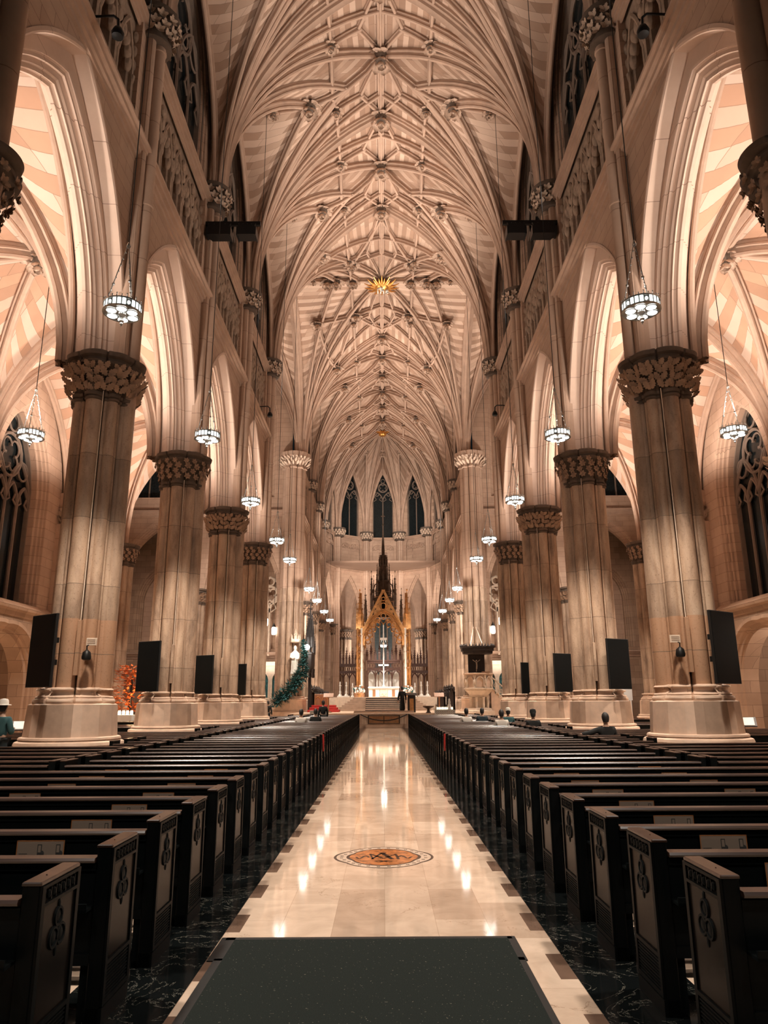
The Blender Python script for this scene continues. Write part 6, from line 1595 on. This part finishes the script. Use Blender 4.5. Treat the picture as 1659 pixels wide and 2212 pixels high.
# ------------------------------------------------------------------ people
def skin_mesh(name, joints, edges, mat, sub=1):
    """grow one continuous surface round a skeleton (joint -> position, radius)"""
    me = bpy.data.meshes.new(name + '_skeleton'); names = list(joints)
    me.from_pydata([joints[k][0] for k in names], [(names.index(a), names.index(b)) for a, b in edges], [])
    o = bpy.data.objects.new(name + '_skeleton', me); COL.objects.link(o)
    m = o.modifiers.new('skin', 'SKIN'); m.use_smooth_shade = True
    for k, v in zip(names, me.skin_vertices[0].data):
        r = joints[k][1]; v.radius = (r, r) if isinstance(r, (int, float)) else r
    me.skin_vertices[0].data[0].use_root = True
    s = o.modifiers.new('sub', 'SUBSURF'); s.levels = sub; s.render_levels = sub
    dg = bpy.context.evaluated_depsgraph_get(); dg.update()
    out = bpy.data.meshes.new_from_object(o.evaluated_get(dg)); out.name = name
    bpy.data.objects.remove(o); bpy.data.meshes.remove(me)
    out.materials.clear(); out.materials.append(mat)
    out.polygons.foreach_set('use_smooth', [True] * len(out.polygons))
    return out
def person(label, loc, rz, pose, top, bottom, hair='hair', hat=None, arm_out=None, shoes='cloth_black', lean=0.0):
    """figure facing +Y before rotation; loc is the floor point under the pelvis"""
    t = thing('person', label, 'person', loc, rz)
    J = {}; E = []
    sit = pose == 'sit'
    ph = .56 if sit else .93
    J['pelvis'] = ((0, 0, ph), (.15, .11)); up = .52
    ly = lean
    J['waist'] = ((0, ly * .3, ph + .20), (.135, .10)); J['chest'] = ((0, ly * .8, ph + .38), (.165, .11)); J['neck0'] = ((0, ly, ph + up - .02), (.075, .07))
    J['neck'] = ((0, ly + .01, ph + up + .07), .055); J['jaw'] = ((0, ly + .03, ph + up + .13), (.062, .07)); J['head'] = ((0, ly + .025, ph + up + .22), (.078, .095)); J['crown'] = ((0, ly + .01, ph + up + .29), (.06, .07))
    J['nose'] = ((0, ly + .135, ph + up + .19), .014); J['chin'] = ((0, ly + .10, ph + up + .115), .028)
    E += [('pelvis', 'waist'), ('waist', 'chest'), ('chest', 'neck0'), ('neck0', 'neck'), ('neck', 'jaw'), ('jaw', 'head'), ('head', 'crown'), ('head', 'nose'), ('jaw', 'chin')]
    for s_, n in ((-1, 'l'), (1, 'r')):
        J['ear' + n] = ((s_ * .088, ly + .01, ph + up + .20), .018); E.append(('head', 'ear' + n))
        sh = (s_ * .19, ly * .9, ph + up - .07); J['sh' + n] = (sh, .062); E.append(('chest', 'sh' + n))
        if arm_out == n:
            el = (s_ * .47, -.10, ph + .36); wr = (s_ * .71, -.17, ph + .33); f = Vector((s_ * 1, -.2, -.15)).normalized()
        elif sit:
            el = (s_ * .25, .06, ph + .16); wr = (s_ * .13, .30, ph + .10); f = Vector((-s_ * .3, 1, -.1)).normalized()
        elif pose == 'hold':
            el = (s_ * .27, .02, ph + .15); wr = (s_ * .10, .27, ph + .24); f = Vector((-s_ * .5, .9, .2)).normalized()
        else:
            el = (s_ * .26, .0, ph + .16); wr = (s_ * .28, .08, ph - .10); f = Vector((0, .25, -1)).normalized()
        J['el' + n] = (el, .045); J['wr' + n] = (wr, .03); E += [('sh' + n, 'el' + n), ('el' + n, 'wr' + n)]
        W = Vector(wr); side = f.cross(Vector((0, 0, 1))); side = side.normalized() if side.length > .1 else Vector((1, 0, 0))
        J['palm' + n] = (tuple(W + f * .07), (.036, .018)); E.append(('wr' + n, 'palm' + n))
        for q, (ln, off) in enumerate(((.072, -.030), (.082, -.010), (.078, .010), (.062, .030))):
            b = W + f * .10 + side * off; J['fa%d%s' % (q, n)] = (tuple(b), .009); J['fb%d%s' % (q, n)] = (tuple(b + f * ln * .55 + Vector((0, 0, -.012))), .0085); J['fc%d%s' % (q, n)] = (tuple(b + f * ln * .9 + Vector((0, 0, -.035))), .007)
            E += [('palm' + n, 'fa%d%s' % (q, n)), ('fa%d%s' % (q, n), 'fb%d%s' % (q, n)), ('fb%d%s' % (q, n), 'fc%d%s' % (q, n))]
        J['ta' + n] = (tuple(W + f * .04 - side * .045), .011); J['tb' + n] = (tuple(W + f * .09 - side * .06), .009); E += [('palm' + n, 'ta' + n), ('ta' + n, 'tb' + n)]
        hip = (s_ * .10, 0, ph - .04); J['hip' + n] = (hip, .085); E.append(('pelvis', 'hip' + n))
        if sit: kn, an, toe = (s_ * .14, .42, ph - .04), (s_ * .14, .42, .09), (s_ * .15, .58, .04)
        else: kn, an, toe = (s_ * .11, .03, .50), (s_ * .11, -.01, .09), (s_ * .13, .15, .035)
        J['kn' + n] = (kn, .062); J['an' + n] = (an, .042); J['toe' + n] = (toe, .036); E += [('hip' + n, 'kn' + n), ('kn' + n, 'an' + n), ('an' + n, 'toe' + n)]
    obj('body', skin_mesh('person_body', J, E, M['skin'], 1), t)
    def cloth(nm, keys, grow, mat, extra=()):
        JJ = {k: (J[k][0], tuple(r + grow for r in (J[k][1] if isinstance(J[k][1], tuple) else (J[k][1], J[k][1])))) for k in keys}
        for k, v in extra: JJ[k] = v
        EE = [e for e in E if e[0] in JJ and e[1] in JJ] + ([('pelvis', 'hem')] if 'hem' in JJ else [])
        obj(nm, skin_mesh('person_' + nm, JJ, EE, M[mat], 1), t)
    tk = ['pelvis', 'waist', 'chest', 'neck0', 'shl', 'shr', 'ell', 'elr', 'wrl', 'wrr']
    if pose in ('stand', 'hold') and bottom == 'robe':
        cloth('robe', tk, .03, top, [('hem', ((0, -.01, .06), (.24, .20)))])
    else:
        cloth('jacket', tk, .026, top)
        cloth('trousers', ['pelvis', 'hipl', 'hipr', 'knl', 'knr', 'anl', 'anr'], .022, bottom)
    hz = ph + up
    a = MB(); n = 14
    rings = []
    for z, k, yo in ((.11, .80, -.03), (.17, 1.02, -.02), (.24, 1.10, -.012), (.30, .95, -.005), (.345, .55, 0), (.36, .05, 0)):
        rings.append([(.088 * k * cos(2 * pi * i / n), ly + .012 + yo + (.098 if sin(2 * pi * i / n) < 0 else (.05 if z < .2 else .085)) * k * sin(2 * pi * i / n), hz + z) for i in range(n)])
    a.loft(rings, True, True, True); obj('hair', a.mesh('hair', M[hair], 60), t)
    if hat:
        a = MB(); a.lathe([(.17, hz + .25), (.165, hz + .262), (.108, hz + .27), (.105, hz + .34), (.08, hz + .385), (.02, hz + .395)] if hat[1] == 'brim' else [(.108, hz + .24), (.112, hz + .30), (.09, hz + .36), (.02, hz + .385)], (0, ly + .01, 0), 14)
        if hat[1] == 'cap': a.box(-.07, ly + .08, hz + .25, .07, ly + .2, hz + .262)
        obj('hat', a.mesh('hat', M[hat[0]], 50), t)
    return t
def row_y(i, s): return PEW_Y + PEW_P * i + (.07 if s > 0 else 0)
def sit_at(s, x, i): return (s * x, row_y(i, s) + .20, -.0)
person('person in a dark hooded jacket, arm stretched along the right-hand pews', sit_at(1, 5.75, 17), 0, 'sit', 'cloth_black', 'cloth_black', arm_out='l')
person('person in a white top with short dark hair, seated on the right', sit_at(1, 4.2, 25), 0, 'sit', 'cloth_white', 'cloth_navy')
person('person in black with a dark cap beside the white-topped sitter', sit_at(1, 5.15, 24), 0, 'sit', 'cloth_black', 'cloth_black', hat=('cloth_black', 'cap'))
person('person in white leaning sideways, seated before the pulpit', sit_at(1, 3.55, 31), .2, 'sit', 'cloth_white', 'cloth_black')
person('person in grey-blue seated below the pulpit stair', sit_at(1, 4.35, 32), 0, 'sit', 'cloth_navy', 'cloth_black')
person('person in a pale cap and teal top seated right of the pulpit', sit_at(1, 5.2, 30), 0, 'sit', 'cloth_teal', 'cloth_black', hat=('cloth_white', 'cap'))
person('person in a cream top with long dark hair seated on the left', sit_at(-1, 3.55, 31), 0, 'sit', 'cloth_white', 'cloth_black')
person('person in black, head tilted, seated left behind the cream top', sit_at(-1, 3.1, 33), 0, 'sit', 'cloth_black', 'cloth_black')
person('person in black standing among the far left pews', (-3.6, row_y(44, -1) + .52, 0), .3, 'stand', 'cloth_black', 'cloth_black')
person('person in a teal jacket and white brimmed hat at the far left', (-8.75, 17.4, 0), -.2, 'hold', 'cloth_teal', 'cloth_navy', hat=('cloth_white', 'brim'))
person('person in a long black robe standing beside the ambo', (1.3, 53.3, PZ), .2, 'stand', 'cloth_black', 'robe')
person('person in dark clothes standing at the foot of the left crossing pier', (-8.3, 54.2, 0), 0, 'stand', 'cloth_black', 'cloth_black')
